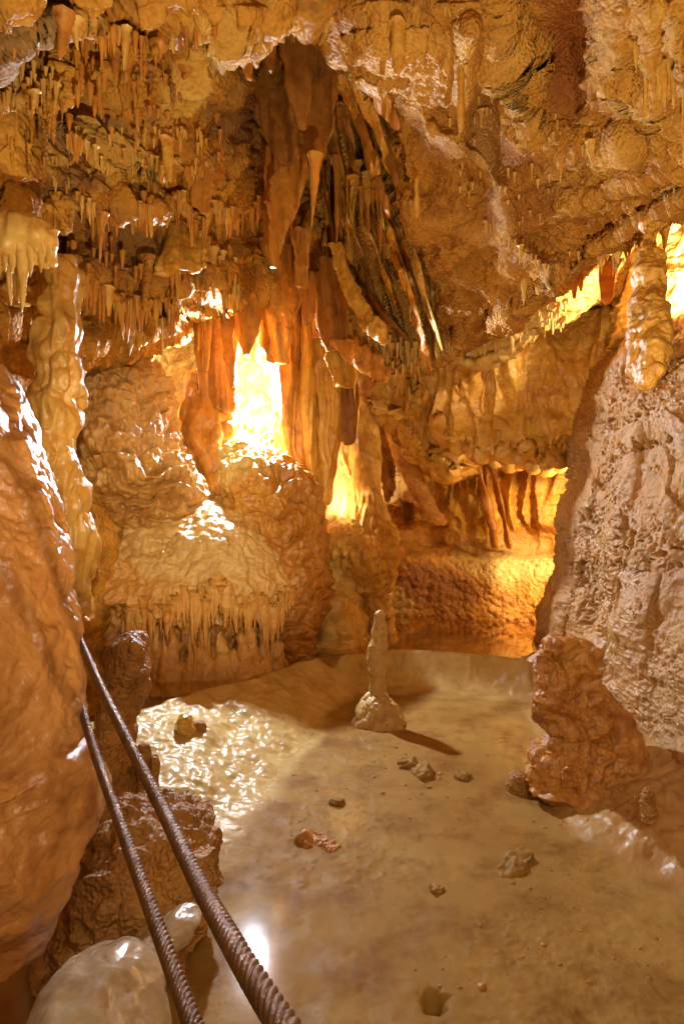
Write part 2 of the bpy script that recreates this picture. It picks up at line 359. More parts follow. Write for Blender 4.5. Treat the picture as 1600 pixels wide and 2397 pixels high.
def water_mat(nm='clear_pool_water', tint=(0.97, 0.88, 0.62), ro=0.03, bs=5, bst=0.05):
    m = bpy.data.materials.new(nm); m.use_nodes = True; nt = m.node_tree; N = nt.nodes; L = nt.links
    N.remove(N['Principled BSDF'])
    t = N.new('ShaderNodeBsdfTransparent'); t.inputs[0].default_value = (*tint, 1)
    g = N.new('ShaderNodeBsdfGlossy'); g.inputs['Roughness'].default_value = ro
    nb = N.new('ShaderNodeTexNoise'); nb.inputs['Scale'].default_value = bs; geo = N.new('ShaderNodeNewGeometry'); L.new(geo.outputs['Position'], nb.inputs[0])
    bp = N.new('ShaderNodeBump'); bp.inputs['Strength'].default_value = bst; bp.inputs['Distance'].default_value = 0.02; L.new(nb.outputs[0], bp.inputs['Height'])
    L.new(bp.outputs[0], g.inputs['Normal'])
    dt = N.new('ShaderNodeVectorMath'); dt.operation = 'DOT_PRODUCT'; L.new(geo.outputs['Incoming'], dt.inputs[0]); L.new(geo.outputs['Normal'], dt.inputs[1])
    def mth(op, a, b):
        n = N.new('ShaderNodeMath'); n.operation = op; n.use_clamp = True
        for k, v in enumerate((a, b)):
            if v is None: continue
            if isinstance(v, (int, float)): n.inputs[k].default_value = v
            else: L.new(v, n.inputs[k])
        return n.outputs[0]
    ab = mth('ABSOLUTE', dt.outputs['Value'], None)
    sch = mth('POWER', mth('SUBTRACT', 1.0, ab), 5.0)
    frv = mth('ADD', mth('MULTIPLY', sch, 0.98), 0.02)
    mx = N.new('ShaderNodeMixShader'); L.new(frv, mx.inputs[0]); L.new(t.outputs[0], mx.inputs[1]); L.new(g.outputs[0], mx.inputs[2])
    L.new(mx.outputs[0], N['Material Output'].inputs[0]); return m
M['water'] = water_mat()
M['film'] = water_mat('basin_film', (1.0, 0.98, 0.94), 0.08, 4, 0.03)

def add_zones(m, cols):
    nt = m.node_tree; N = nt.nodes; L = nt.links; b = N['Principled BSDF']
    src = b.inputs['Base Color'].links[0].from_socket
    at = N.new('ShaderNodeAttribute'); at.attribute_name = 'zone'; sp = N.new('ShaderNodeSeparateColor'); L.new(at.outputs['Color'], sp.inputs[0])
    for k, c in enumerate(cols):
        c = (c[0] * .96, c[1] * .87, c[2] * .56)
        nz = N.new('ShaderNodeTexNoise'); nz.inputs['Scale'].default_value = 5 + k; nz.inputs['Detail'].default_value = 6; nz.inputs['Roughness'].default_value = .65
        r = N.new('ShaderNodeValToRGB'); r.color_ramp.elements[0].position = .35; r.color_ramp.elements[1].position = .65
        r.color_ramp.elements[0].color = (c[0] * .72, c[1] * .62, c[2] * .5, 1); r.color_ramp.elements[1].color = (*c, 1)
        g = N.new('ShaderNodeNewGeometry'); L.new(g.outputs['Position'], nz.inputs[0]); L.new(nz.outputs[0], r.inputs[0])
        mx = N.new('ShaderNodeMixRGB'); L.new(sp.outputs[k], mx.inputs[0]); L.new(src, mx.inputs[1]); L.new(r.outputs[0], mx.inputs[2]); src = mx.outputs[0]
    L.new(src, b.inputs['Base Color'])
    if m.name.startswith('silty'):
        ad = N.new('ShaderNodeMath'); ad.operation = 'ADD'; L.new(sp.outputs[0], ad.inputs[0]); L.new(sp.outputs[1], ad.inputs[1])
        ml = N.new('ShaderNodeMath'); ml.operation = 'MULTIPLY_ADD'; L.new(ad.outputs[0], ml.inputs[0]); ml.inputs[1].default_value = .5; ml.inputs[2].default_value = .0; L.new(ml.outputs[0], b.inputs['Coat Weight'])
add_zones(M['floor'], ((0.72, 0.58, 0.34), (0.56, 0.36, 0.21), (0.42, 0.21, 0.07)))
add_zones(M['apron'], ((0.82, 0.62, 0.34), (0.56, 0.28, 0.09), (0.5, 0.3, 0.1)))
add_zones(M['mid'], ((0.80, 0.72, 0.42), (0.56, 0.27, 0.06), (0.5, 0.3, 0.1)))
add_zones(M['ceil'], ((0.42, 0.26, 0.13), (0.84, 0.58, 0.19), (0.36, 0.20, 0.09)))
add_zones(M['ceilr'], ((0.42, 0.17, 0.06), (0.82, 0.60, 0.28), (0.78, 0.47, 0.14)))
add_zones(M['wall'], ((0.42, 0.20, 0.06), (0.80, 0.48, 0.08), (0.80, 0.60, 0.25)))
# ------------------------------------------------------------------ setting: rock shell, ceilings, walls
def rock(a=1.0):
    return lambda p: a * (0.10 * fbm(p * 1.6, 4) + 0.030 * ridged(p * 5.5, 3) + 0.010 * fbm(p * 30, 2))
def shell():
    n, m = 90, 160
    th = np.linspace(0.0, np.pi, n)[:, None]; ph = np.linspace(0, 2 * np.pi, m, endpoint=False)[None, :]
    sg = lambda x, e: np.sign(x) * np.abs(x) ** e
    V = np.stack([7.0 * sg(np.sin(th), .6) * sg(np.cos(ph), .7) + 0.5, 4.5 + 7.3 * sg(np.sin(th), .6) * sg(np.sin(ph), .7), 2.6 + 3.4 * sg(np.cos(th), .7) + 0 * ph], -1)
    p = V.reshape(-1, 3); N = gridn(V, True).reshape(-1, 3)
    V = p + N * (0.35 * fbm(p * 0.5, 4))[:, None]
    o = obj('cave_rock', mesh_from('cave_rock', V, quads(n, m, True)), M['shell']); tag(o, kind='structure')
shell()
# left ceiling: runs from above the visitor down to the back, with two broken ledges
LEDGE = [(([-700, 0, 120, 260, 330, 450, 520, 760], [60, 120, 100, 70, 78, 96, 70, 30]), .26, 200, 34), (([-700, 0, 100, 160, 240, 380, 450, 560, 760], [230, 250, 262, 330, 385, 400, 395, 380, 380]), .20, 120, 30),
         (([-700, 0, 150, 230, 330, 430, 560, 760], [440, 470, 500, 512, 500, 488, 492, 520]), .42, 190, 40), (([-700, 0, 150, 260, 360, 480, 760], [640, 655, 668, 690, 705, 690, 690]), .42, 170, 40)]
def ledge_y(k, X):
    (kx, ky), a, w_, wob = LEDGE[k]
    X = np.asarray(X, float)
    return np.interp(X, kx, ky) + wob * fbm(np.stack([X.ravel() / 70, 0 * X.ravel() + k * 9, 0 * X.ravel()], -1), 3).reshape(X.shape)
def ledges(X, Y):
    e = 0
    for k in range(len(LEDGE)):
        t = Y - ledge_y(k, X); a, w_ = LEDGE[k][1:3]
        e = e + a * (sstep(t, -2, 14) - sstep(t, 20, w_)) - .10 * np.exp(-((t + 14) / 16) ** 2)
    return e
cx_ = [-700, -300, 0, 150, 300, 450, 535, 590, 700, 780]
cy_ = [-700, -300, 0, 50, 100, 150, 300, 450, 600, 750, 900]
D1 = [[1.2, 1.2, 1.3, 1.4, 1.5, 1.6, 1.7, 1.7, 1.8, 1.9],
      [1.6, 1.6, 1.7, 1.8, 1.9, 2.0, 2.1, 2.1, 2.3, 2.4],
      [2.0, 2.1, 2.2, 2.3, 2.4, 2.6, 2.7, 2.8, 2.9, 3.1],
      [2.1, 2.1, 2.25, 2.35, 2.5, 2.7, 2.8, 3.0, 4.4, 5.2],
      [2.15, 2.2, 2.3, 2.4, 2.6, 2.8, 3.2, 4.6, 5.8, 6.0],
      [2.2, 2.3, 2.4, 2.5, 2.7, 2.95, 3.6, 5.0, 6.1, 6.2],
      [2.4, 2.6, 2.8, 3.0, 3.2, 3.5, 4.2, 5.3, 6.3, 6.3],
      [2.6, 2.8, 3.1, 3.4, 3.7, 4.0, 4.4, 5.3, 6.4, 6.4],
      [2.8, 3.2, 3.5, 3.8, 4.2, 4.6, 4.9, 5.6, 6.6, 6.6],
      [3.0, 3.5, 4.0, 4.4, 4.8, 5.2, 5.4, 6.0, 6.8, 6.8],
      [3.4, 4.0, 4.6, 5.0, 5.6, 6.0, 6.4, 6.6, 6.9, 7.0]]
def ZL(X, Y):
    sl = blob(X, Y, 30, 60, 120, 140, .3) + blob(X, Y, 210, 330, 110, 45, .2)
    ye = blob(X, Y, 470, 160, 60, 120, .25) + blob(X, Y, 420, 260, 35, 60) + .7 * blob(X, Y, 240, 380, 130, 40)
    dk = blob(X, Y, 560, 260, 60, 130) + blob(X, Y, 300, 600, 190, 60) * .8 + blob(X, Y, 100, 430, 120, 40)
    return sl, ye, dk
def ceil_disp(p):
    px = 800 + F * p[:, 0] / p[:, 1]; py = 1198 - F * (p[:, 2] - CAMZ) / p[:, 1]
    smo = blob(px, py, 30, 50, 150, 150, .3, .15) + .8 * blob(px, py, 210, 330, 120, 45, .2)
    r = 1 - np.clip(smo, 0, 1)
    return 0.16 * fbm(p * 1.3, 3) + r * (0.06 * ridged(p * 4.2, 3) + coral(p, 9, 0.05, .45) * sstep(vn(p * 2.1), -.3, .2) + coral(p, 24, .016, .5)) + 0.006 * fbm(p * 38, 2)
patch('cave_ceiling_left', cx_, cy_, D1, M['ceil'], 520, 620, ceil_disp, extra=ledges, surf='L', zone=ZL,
      yb=lambda x: np.interp(x, [-700, 0, 200, 330, 420, 520, 620, 760], [900, 880, 840, 830, 720, 700, 700, 700]), curl=0.05)
# right ceiling bulge
rx_ = [640, 720, 800, 900, 1000, 1100, 1200, 1350, 1500, 1650, 1900, 2050]
ry_ = [-700, -300, 0, 70, 150, 300, 450, 600, 750, 900]
D2 = [[2.0, 1.8, 1.7, 1.6, 1.6, 1.6, 1.6, 1.5, 1.4, 1.4, 1.3, 1.2],
      [2.6, 2.3, 2.1, 2.0, 2.0, 2.0, 2.0, 1.9, 1.8, 1.7, 1.6, 1.5],
      [3.4, 3.1, 2.9, 2.8, 2.8, 2.7, 2.9, 2.6, 2.4, 2.1, 1.9, 1.8],
      [6.2, 4.6, 3.1, 2.9, 2.9, 2.8, 3.05, 2.75, 2.55, 2.25, 2.0, 1.9],
      [6.6, 6.2, 3.8, 3.2, 3.05, 3.0, 3.2, 2.9, 2.7, 2.4, 2.1, 2.0],
      [6.8, 6.5, 5.6, 4.6, 3.7, 3.3, 3.4, 3.2, 3.0, 2.7, 2.4, 2.2],
      [6.9, 6.6, 6.0, 5.3, 4.5, 4.0, 3.7, 3.5, 3.3, 3.1, 2.8, 2.6],
      [6.9, 6.7, 6.2, 5.8, 5.0, 4.6, 4.1, 3.9, 3.8, 3.6, 3.3, 3.0],
      [6.9, 6.7, 6.3, 5.9, 5.5, 5.1, 4.8, 4.6, 4.4, 4.2, 3.9, 3.6],
      [7.0, 6.8, 6.4, 6.2, 6.0, 5.6, 5.3, 5.0, 4.8, 4.6, 4.4, 4.2]]
def ridge_line(X, Y, pts, wd, a, taper=0.0):
    """raised crest along a polyline (closer to the camera by a)"""
    best = np.full(X.shape, 1e9); prog = np.zeros(X.shape); n = len(pts) - 1
    for k, ((x0, y0), (x1, y1)) in enumerate(zip(pts[:-1], pts[1:])):
        t = np.clip(((X - x0) * (x1 - x0) + (Y - y0) * (y1 - y0)) / ((x1 - x0) ** 2 + (y1 - y0) ** 2), 0, 1)
        dd = np.hypot(X - x0 - t * (x1 - x0), Y - y0 - t * (y1 - y0))
        prog = np.where(dd < best, (k + t) / n, prog); best = np.minimum(best, dd)
    k = 1 - taper * prog
    return -a * k * np.exp(-(best / (wd * k)) ** 2)
CREST = [(940, 250), (1020, 310), (1110, 370), (1165, 440), (1190, 560), (1290, 640)]
RIDGES = [([(1165, -60), (1165, 80), (1190, 180), (1215, 250), (1255, 285)], 16, 0.20), ([(1450, -60), (1455, 100), (1446, 190), (1470, 250)], 17, 0.24),
          ([(1530, 20), (1525, 150), (1540, 300)], 15, 0.16), ([(1590, 20), (1580, 100), (1610, 220)], 16, 0.16), ([(1500, -20), (1495, 80), (1510, 160)], 12, .12), ([(1100, 60), (1085, 200), (1080, 340)], 22, 0.18), ([(1470, 330), (1420, 360), (1380, 430)], 14, .10)]
def fold_mask(X, Y):
    lo_ = np.interp(Y, [100, 200, 400, 600, 800, 880], [760, 735, 735, 770, 860, 930]); hi_ = np.interp(Y, [100, 200, 400, 600, 800, 880], [860, 900, 965, 985, 1035, 1050])
    return sstep(X, lo_ - 30, lo_ + 5) * sstep(X, hi_ + 15, hi_ - 25) * sstep(Y, 120, 200) * sstep(Y, 880, 820)
def rb_extra(X, Y):
    e = ridge_line(X, Y, CREST, 22, 0.16)
    for pts, wd, a in RIDGES: e = e + ridge_line(X, Y, pts, wd * .85, a * .75, .75)
    e = e - 0.05 * blob(X, Y, 1205, 150, 42, 150, -.15, .12) * (Y < 330)
    # hollow smooth panels between the ridges
    e = e + 0.26 * np.exp(-((X - 1125) / 50) ** 2 - ((Y - 330) / 150) ** 2) + 0.30 * np.exp(-((X - 1345) / 80) ** 2 - ((Y - 100) / 170) ** 2)
    t = (Y - (620 - 0.42 * (X - 1300)))
    e = e + 0.14 * (sstep(t, -120, -100) - sstep(t, -100, 80)) + .08 * (sstep(t, -215, -200) - sstep(t, -200, -90))
    # sweeping flutes fused to the rock right of the cleft
    ang = np.arctan2(X - 690, Y + 260); q = np.stack([ang.ravel() * 34 + .25 * vn(np.stack([X.ravel() / 70, Y.ravel() / 120, 0 * X.ravel()], -1)), Y.ravel() / 420, 0 * X.ravel()], -1)
    rg = (np.exp(-(vn(q) / .2) ** 2) + .6 * np.exp(-(vn(q * np.array([1.9, 1.4, 1]) + 31) / .22) ** 2)).reshape(X.shape)
    mk = fold_mask(X, Y)
    e = e - mk * (.25 * rg - .14)
    return e
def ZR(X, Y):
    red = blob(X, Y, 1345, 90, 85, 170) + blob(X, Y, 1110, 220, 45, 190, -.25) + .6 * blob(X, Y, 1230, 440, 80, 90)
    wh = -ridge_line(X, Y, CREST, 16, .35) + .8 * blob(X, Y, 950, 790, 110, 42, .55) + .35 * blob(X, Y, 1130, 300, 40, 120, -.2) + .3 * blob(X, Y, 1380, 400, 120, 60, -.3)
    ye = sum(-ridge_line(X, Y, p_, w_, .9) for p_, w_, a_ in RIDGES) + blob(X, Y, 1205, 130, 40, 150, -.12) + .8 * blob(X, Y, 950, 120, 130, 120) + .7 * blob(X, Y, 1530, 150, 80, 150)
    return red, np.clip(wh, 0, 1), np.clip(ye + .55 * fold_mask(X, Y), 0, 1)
def rc_disp(p):
    px = 800 + F * p[:, 0] / p[:, 1]; py = 1198 - F * (p[:, 2] - CAMZ) / p[:, 1]
    smo = np.clip(blob(px, py, 1345, 90, 95, 190, 0, .15) + blob(px, py, 1120, 260, 55, 220, -.2, .15) + .7 * blob(px, py, 1210, 470, 90, 130, -.4, .2), 0, 1)
    r = (1 - .92 * smo) * (1 - .9 * fold_mask(px, py))
    m = sstep(vn(p * 0.9 + 3), -0.35, 0.1)
    dirp = p @ np.array([[.8, .1, .6], [.1, 1, 0], [-.6, 0, .8]])
    return 0.09 * fbm(p * 1.2, 3) + r * (0.03 * ridged(p * 4.5, 3) + coral(p, 30, 0.014, .8) + .35 * m * coral(p, 12, 0.03, .5) + .02 * ridged(dirp * np.array([2.5, 6, 9]), 3)) + .006 * fbm(p * 30, 2)
def rb_edge(x):
    return np.interp(x, [640, 720, 760, 800, 850, 900, 960, 1010, 1060, 1120, 1200, 1260, 1330, 1400, 1480, 1600, 1900, 2400],
                     [560, 640, 780, 820, 850, 868, 872, 862, 845, 810, 770, 720, 668, 610, 560, 490, 380, 300])
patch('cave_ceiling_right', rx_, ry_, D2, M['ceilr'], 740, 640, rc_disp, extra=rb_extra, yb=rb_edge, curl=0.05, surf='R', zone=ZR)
# rock band below the right ceiling edge
patch('cave_wall_upper', [960, 1100, 1200, 1300, 1400, 1500, 1700], [560, 680, 800, 900],
      [[5.2, 5.0, 4.9, 4.8, 4.8, 5.2, 5.0], [5.6, 5.3, 5.1, 4.9, 5.0, 5.3, 5.1], [6.2, 5.8, 5.4, 5.3, 5.4, 5.6, 5.3], [6.4, 6.2, 5.8, 5.6, 5.6, 5.8, 5.5]],
      M['pale'], 260, 160, lambda p: 0.07 * fbm(p * 2, 3) + 0.03 * ridged(p * 6, 3) + 0.01 * fbm(p * 26, 2) + knobs(p, 18, 0.012),
      yb=lambda x: np.interp(x, [960, 1050, 1120, 1200, 1260, 1330, 1400, 1480, 1700], [850, 850, 860, 825, 785, 765, 715, 700, 690]), curl=0.08, surf='U')
# chimney behind the draperies
patch('cave_wall_middle', [380, 480, 560, 640, 720, 800, 900], [-150, 0, 200, 400, 600, 800, 950],
      [[3.6, 3.8, 4.2, 4.4, 4.2, 3.8, 3.5], [4.2, 4.6, 5.0, 5.2, 5.0, 4.6, 4.2], [5.0, 5.6, 6.0, 6.2, 6.2, 6, 5.8], [5.8, 6.2, 6.5, 6.6, 6.6, 6.4, 6.2],
       [6.6, 6.8, 6.9, 6.9, 6.9, 6.8, 6.6], [7.6, 7.5, 7.3, 7.1, 7.1, 7.1, 7.0], [8.2, 8.2, 7.8, 7.4, 7.4, 7.4, 7.4]],
      M['blade'], 220, 320, lambda p: 0.08 * fbm(p * 2, 3) + flute(p, 3.5, 0.06), yb=lambda x: np.interp(x, [380, 520, 560, 640, 700, 800, 900], [760, 800, 840, 850, 900, 930, 940]))
# back wall
def back_extra(X, Y):
    e = 0.35 * np.exp(-((X - 1000) / 200) ** 2 - ((Y - 1200) / 90) ** 2)
    e = e - 0.55 * sstep(Y, 1275, 1310) * sstep(X, 850, 950)
    return e
def back_disp(p):
    return back_disp0(p) + coral(p, 20, .022, .8) * sstep(p[:, 2], 1.2, 0.95) + flute(p, 4.2, .20, .05, .12) * sstep(p[:, 2], 1.25, 1.5) + .03 * np.abs(vn(p * np.array([9, 9, .8]))) * sstep(p[:, 2], 1.25, 1.5)
def back_disp0(p):
    low = sstep(p[:, 2], 1.25, 1.0)
    return 0.16 * fbm(p * 1.1, 3) * (1 - .6 * low) + 0.05 * ridged(p * 3.3, 3) * (1 - .8 * low) + (0.25 + .75 * low) * knobs(p, 14, 0.035) * sstep(vn(p * 1.3 + 9), -.5, .1) + .008 * fbm(p * 28, 2)
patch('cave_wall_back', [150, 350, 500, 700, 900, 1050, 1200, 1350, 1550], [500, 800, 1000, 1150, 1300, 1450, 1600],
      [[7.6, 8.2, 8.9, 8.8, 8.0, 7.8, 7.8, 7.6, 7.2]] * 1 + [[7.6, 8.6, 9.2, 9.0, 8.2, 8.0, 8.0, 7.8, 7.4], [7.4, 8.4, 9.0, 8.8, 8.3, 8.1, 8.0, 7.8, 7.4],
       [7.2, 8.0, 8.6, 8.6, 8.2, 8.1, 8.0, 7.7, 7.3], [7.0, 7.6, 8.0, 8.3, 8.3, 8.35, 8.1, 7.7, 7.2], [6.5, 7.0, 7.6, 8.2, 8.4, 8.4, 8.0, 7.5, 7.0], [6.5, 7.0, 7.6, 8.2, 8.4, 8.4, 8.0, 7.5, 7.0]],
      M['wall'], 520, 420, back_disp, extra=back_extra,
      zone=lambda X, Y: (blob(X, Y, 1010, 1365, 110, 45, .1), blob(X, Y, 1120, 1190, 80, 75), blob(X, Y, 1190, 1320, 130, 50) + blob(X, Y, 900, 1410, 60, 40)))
# left wall far behind the cream column
patch('cave_wall_left', [-900, -500, -200, 0, 100, 200, 320], [560, 800, 1000, 1300, 1700],
      [[2.6, 2.9, 3.3, 3.8, 4.3, 4.9, 5.6], [2.6, 3.0, 3.5, 4.2, 4.8, 5.4, 6.0], [2.6, 3.0, 3.5, 4.0, 4.6, 5.2, 5.9], [2.5, 2.9, 3.3, 3.8, 4.3, 4.9, 5.6], [2.4, 2.8, 3.1, 3.6, 4.1, 4.7, 5.4]],
      M['ceil'], 220, 220, lambda p: 0.10 * fbm(p * 1.5, 3) + 0.04 * ridged(p * 5, 3) + flute(p, 7, .02))

# ------------------------------------------------------------------ floor and water
RIM = np.array([[-2.6, 3.3], [-1.9, 3.55], [-1.35, 3.94], [-1.0, 4.45], [-0.68, 4.84], [-0.41, 5.32], [0.0, 5.55], [0.53, 5.81], [1.12, 5.72], [1.67, 5.43], [2.4, 5.2], [3.5, 5.0]])
def rim_dist(x, y):
    """signed distance to the rim: positive on the visitor's side"""
    best = np.full(x.shape, 1e9)
    for (x0, y0), (x1, y1) in zip(RIM[:-1], RIM[1:]):
        t = np.clip(((x - x0) * (x1 - x0) + (y - y0) * (y1 - y0)) / ((x1 - x0) ** 2 + (y1 - y0) ** 2), 0, 1)
        best = np.minimum(best, np.hypot(x - x0 - t * (x1 - x0), y - y0 - t * (y1 - y0)))
    return np.where(y < np.interp(x, RIM[:, 0], RIM[:, 1]), best, -best)
def floor_z(x, y):
    sh = x.shape; x = x.ravel(); y = y.ravel()
    p = np.stack([x, y, 0 * x], -1)
    s = rim_dist(x + 0.05 * fbm(p * 2.5, 3), y + 0.05 * fbm(p * 2.5 + 9, 3)) + .018 * fbm(p * 11, 3)
    wd = np.interp(x, [-3, -1.0, -0.5, 0.0, 0.4, 3], [1.5, 1.5, 1.1, 0.4, 0.20, 0.18])   # how wide the front of the rim slopes
    t = np.clip(s / wd, 0, 1)
    front = 0.27 * (1 - t) ** 1.6 * (1 - 0.0 * t)
    rimtop = 0.27
    behind = 0.27 - 0.22 * sstep(-s, 0.02, 0.22)
    z = np.where(s > 0, front, np.minimum(rimtop, behind))
    # right bank rising to the wall
    e = np.interp(y, [0, 1.5, 2.48, 3.0, 3.4, 3.86, 4.4, 5.17, 6.0, 9], [2.3, 1.9, 1.39, 1.12, 1.12, 1.22, 1.36, 1.48, 1.7, 1.9])
    b = np.clip(x - e + 0.06 * fbm(p * 3, 3), 0, 9)
    bank = 0.30 * (1 - np.exp(-b * 1.1)) * sstep(b, -.02, .25) + 0.16 * b
    z = z + bank * sstep(y, 6.2, 5.2)
    # left side rises into the corner
    l = np.clip(-1.05 - x + 0.05 * fbm(p * 3 + 5, 3), 0, 9) * sstep(y, 3.2, 2.6)
    z = z + 0.25 * l
    near = sstep(s, 0.0, 0.5)
    bk = sstep(b, 0.0, 0.15)
    # small relief: calcite crusts and pits
    up = sstep(vn(p * 1.4 + 3), -0.1, 0.4)
    zz = 0.004 * fbm(p * 1.5, 2) * near + 0.004 * fbm(p * 7, 3) * near + 0.0035 * up * fbm(p * 26, 3) * near
    f1, _ = worley(p * 22); zz += near * 0.016 * up * np.clip(0.4 - f1, 0, 1)
    f1, _ = worley(p * 55); zz += near * 0.010 * np.clip(0.45 - f1, 0, 1) * sstep(vn(p * 2.3 + 30), -.1, .3)
    zz -= near * 0.014 * np.clip(0.30 - worley(p * 9 + 3)[0], 0, 1) * sstep(vn(p * 1.1 + 60), 0., .4) * 1.0
    # flow ripples on the sparkling left slope and the dam face
    sl = sstep(t, 1.0, 0.75) * (s > 0)
    zz += 0.02 * np.exp(-((s + .02) / .05) ** 2) * (1 + .4 * vn(p * 4))
    zz += sl * (0.014 * fbm(p * 6, 3) + 0.004 * fbm(p * 30, 2) + 0.006 * ridged(p * np.array([9, 20, 1]), 3))
    zz += sstep(b, 0.0, .3) * (0.018 * ridged(p * 7, 3) + 0.008 * fbm(p * 30, 2) - 0.04 * np.clip(0.45 - worley(p * 13)[0], 0, 1))
    # sink hole near the bottom edge
    zz -= 0.16 * np.exp(-(((x - 0.30) / 0.024) ** 2 + ((y - 1.995) / 0.030) ** 2) * (1 + .5 * vn(p * 60)))
    return (z + zz).reshape(sh)
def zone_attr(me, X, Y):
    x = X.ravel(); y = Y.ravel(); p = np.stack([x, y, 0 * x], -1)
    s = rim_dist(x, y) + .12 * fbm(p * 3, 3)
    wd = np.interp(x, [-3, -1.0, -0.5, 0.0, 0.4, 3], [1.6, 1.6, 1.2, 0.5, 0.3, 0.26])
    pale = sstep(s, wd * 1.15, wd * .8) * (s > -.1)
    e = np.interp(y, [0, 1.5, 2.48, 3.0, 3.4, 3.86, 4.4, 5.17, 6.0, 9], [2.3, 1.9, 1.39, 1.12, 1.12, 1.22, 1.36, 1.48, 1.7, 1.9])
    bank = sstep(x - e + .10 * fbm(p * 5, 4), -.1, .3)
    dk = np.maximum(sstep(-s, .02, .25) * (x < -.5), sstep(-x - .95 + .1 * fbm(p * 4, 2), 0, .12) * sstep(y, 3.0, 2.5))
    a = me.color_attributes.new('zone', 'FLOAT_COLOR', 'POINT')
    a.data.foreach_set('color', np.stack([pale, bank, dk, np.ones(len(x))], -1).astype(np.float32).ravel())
def film():
    n = 60; V = []
    ys = np.linspace(0.85, 5.6, n); u = np.linspace(0, 1, n)
    for y in ys:
        xl = np.interp(y, [0, 2, 3, 4, 5.6], [-1.6, -1.5, -1.2, -.8, -.2]); V.append(np.stack([xl + u * (2.2 - xl), np.full(n, y), np.full(n, 0.009)], -1))
    o = obj('basin_water', mesh_from('basin_water', np.array(V).reshape(-1, 3), quads(n, n)), M['film']); tag(o, kind='structure')
def floor():
    film()
    n, m = 760, 620
    y = 0.9 * (10.5 / 0.9) ** np.linspace(0, 1, n)
    u = np.linspace(-1, 1, m); Y = np.tile(y[:, None], (1, m)); X = u[None, :] * (0.9 + 0.42 * Y) * 1.15 + 0.15
    Z = floor_z(X, Y)
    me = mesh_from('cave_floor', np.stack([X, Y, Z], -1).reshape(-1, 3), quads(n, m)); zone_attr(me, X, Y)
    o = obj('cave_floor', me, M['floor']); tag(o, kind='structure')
    # rougher ground that carries on under the visitor and out to the walls
    g = np.linspace(-1, 1, 60); GX, GY = np.meshgrid(g * 7, 4 + g * 7.5)
    GZ = -0.12 + 0.05 * fbm(np.stack([GX, GY, 0 * GX], -1).reshape(-1, 3), 3).reshape(GX.shape)
    o = obj('cave_ground', mesh_from('cave_ground', np.stack([GX, GY, GZ], -1).reshape(-1, 3), quads(60, 60)), M['redrock']); tag(o, kind='structure')
floor()
def pool():
    # water behind the rim; outline follows the rim a few centimetres back
    n = 40; T = np.linspace(0, 1, n)
    xs = np.linspace(-2.5, 2.6, n); ys = np.interp(xs, RIM[:, 0], RIM[:, 1]) - 0.0
    V = []; 
    for k in range(12):
        f = k / 11.0
        V.append(np.stack([xs, ys * (1 - f) + 9.2 * f, np.full(n, 0.262)], -1))
    V = np.array(V).reshape(-1, 3)
    o = obj('pool_water', mesh_from('pool_water', V, quads(12, n)), M['water']); tag(o, kind='structure')
pool()

# ------------------------------------------------------------------ big flowstone bodies
# foreground left boulder
def boulder_disp(p):
    return 0.05 * fbm(p * 2.2, 3) + flute(p, 5, 0.016, 0.12) + 0.006 * fbm(p * 22, 3) + knobs(p, 34, 0.004)
fb = loft('flowstone_boulder', [(820, -300, -94, 1.75, .19), (870, -340, -10, 1.7, .25), (960, -380, 32, 1.65, .28), (1050, -400, 76, 1.6, .31), (1150, -420, 114, 1.58, .31), (1250, -430, 138, 1.55, .32),
      (1330, -430, 150, 1.55, .33), (1400, -430, 132, 1.55, .33), (1500, -430, 148, 1.52, .34), (1650, -430, 156, 1.5, .34), (1740, -430, 160, 1.5, .33), (1800, -430, 150, 1.5, .32), (1900, -430, 120, 1.5, .28), (1980, -430, 60, 1.5, .2)],
     M['boulder'], 'large terracotta wet flowstone bulge with lobed underside filling the left foreground', 'flowstone', n=520, m=460, disp=boulder_disp, cap=(0.04, 0.05), sm=0.7)
loft('lobe', [(1745, -380, 130, 1.46, .22), (1775, -400, 168, 1.46, .3), (1830, -430, 186, 1.46, .34), (1900, -430, 184, 1.46, .36), (2000, -430, 174, 1.46, .34), (2070, -430, 150, 1.46, .3), (2120, -430, 108, 1.46, .26), (2170, -420, 60, 1.46, .2), (2215, -400, 0, 1.46, .14)],
     M['boulder'], parent=fb, n=300, m=420, disp=lambda p: boulder_disp(p) + flute(p, 4.5, .03, .1, .15) * sstep(p[:, 2], .95, .75), cap=(0.08, 0.05), sm=0.7)
# cream knotted column
def col_disp(p):
    return 0.05 * fbm(p * 4, 3) + coral(p, 7, 0.032, .6, .8) + flute(p, 17, 0.014, 0.15, .25) + 0.002 * fbm(p * 40, 2)
loft('cream_column', [(600, 118, 165, 3.5, .06), (680, 112, 165, 3.5, .08), (740, 108, 170, 3.5, .09), (800, 96, 178, 3.5, .12), (835, 82, 188, 3.5, .15), (870, 80, 194, 3.5, .15), (910, 78, 190, 3.5, .15), (960, 84, 172, 3.5, .13), (1010, 88, 166, 3.5, .12), (1060, 98, 162, 3.5, .12), (1110, 110, 180, 3.52, .13), (1180, 130, 200, 3.55, .14), (1300, 120, 220, 3.6, .16), (1450, 120, 200, 3.6, .16)],
     M['cream2'], 'tall cream knotted column with folded bulges beside the left foreground boulder', 'column', n=420, m=130, disp=col_disp, sm=0.5)
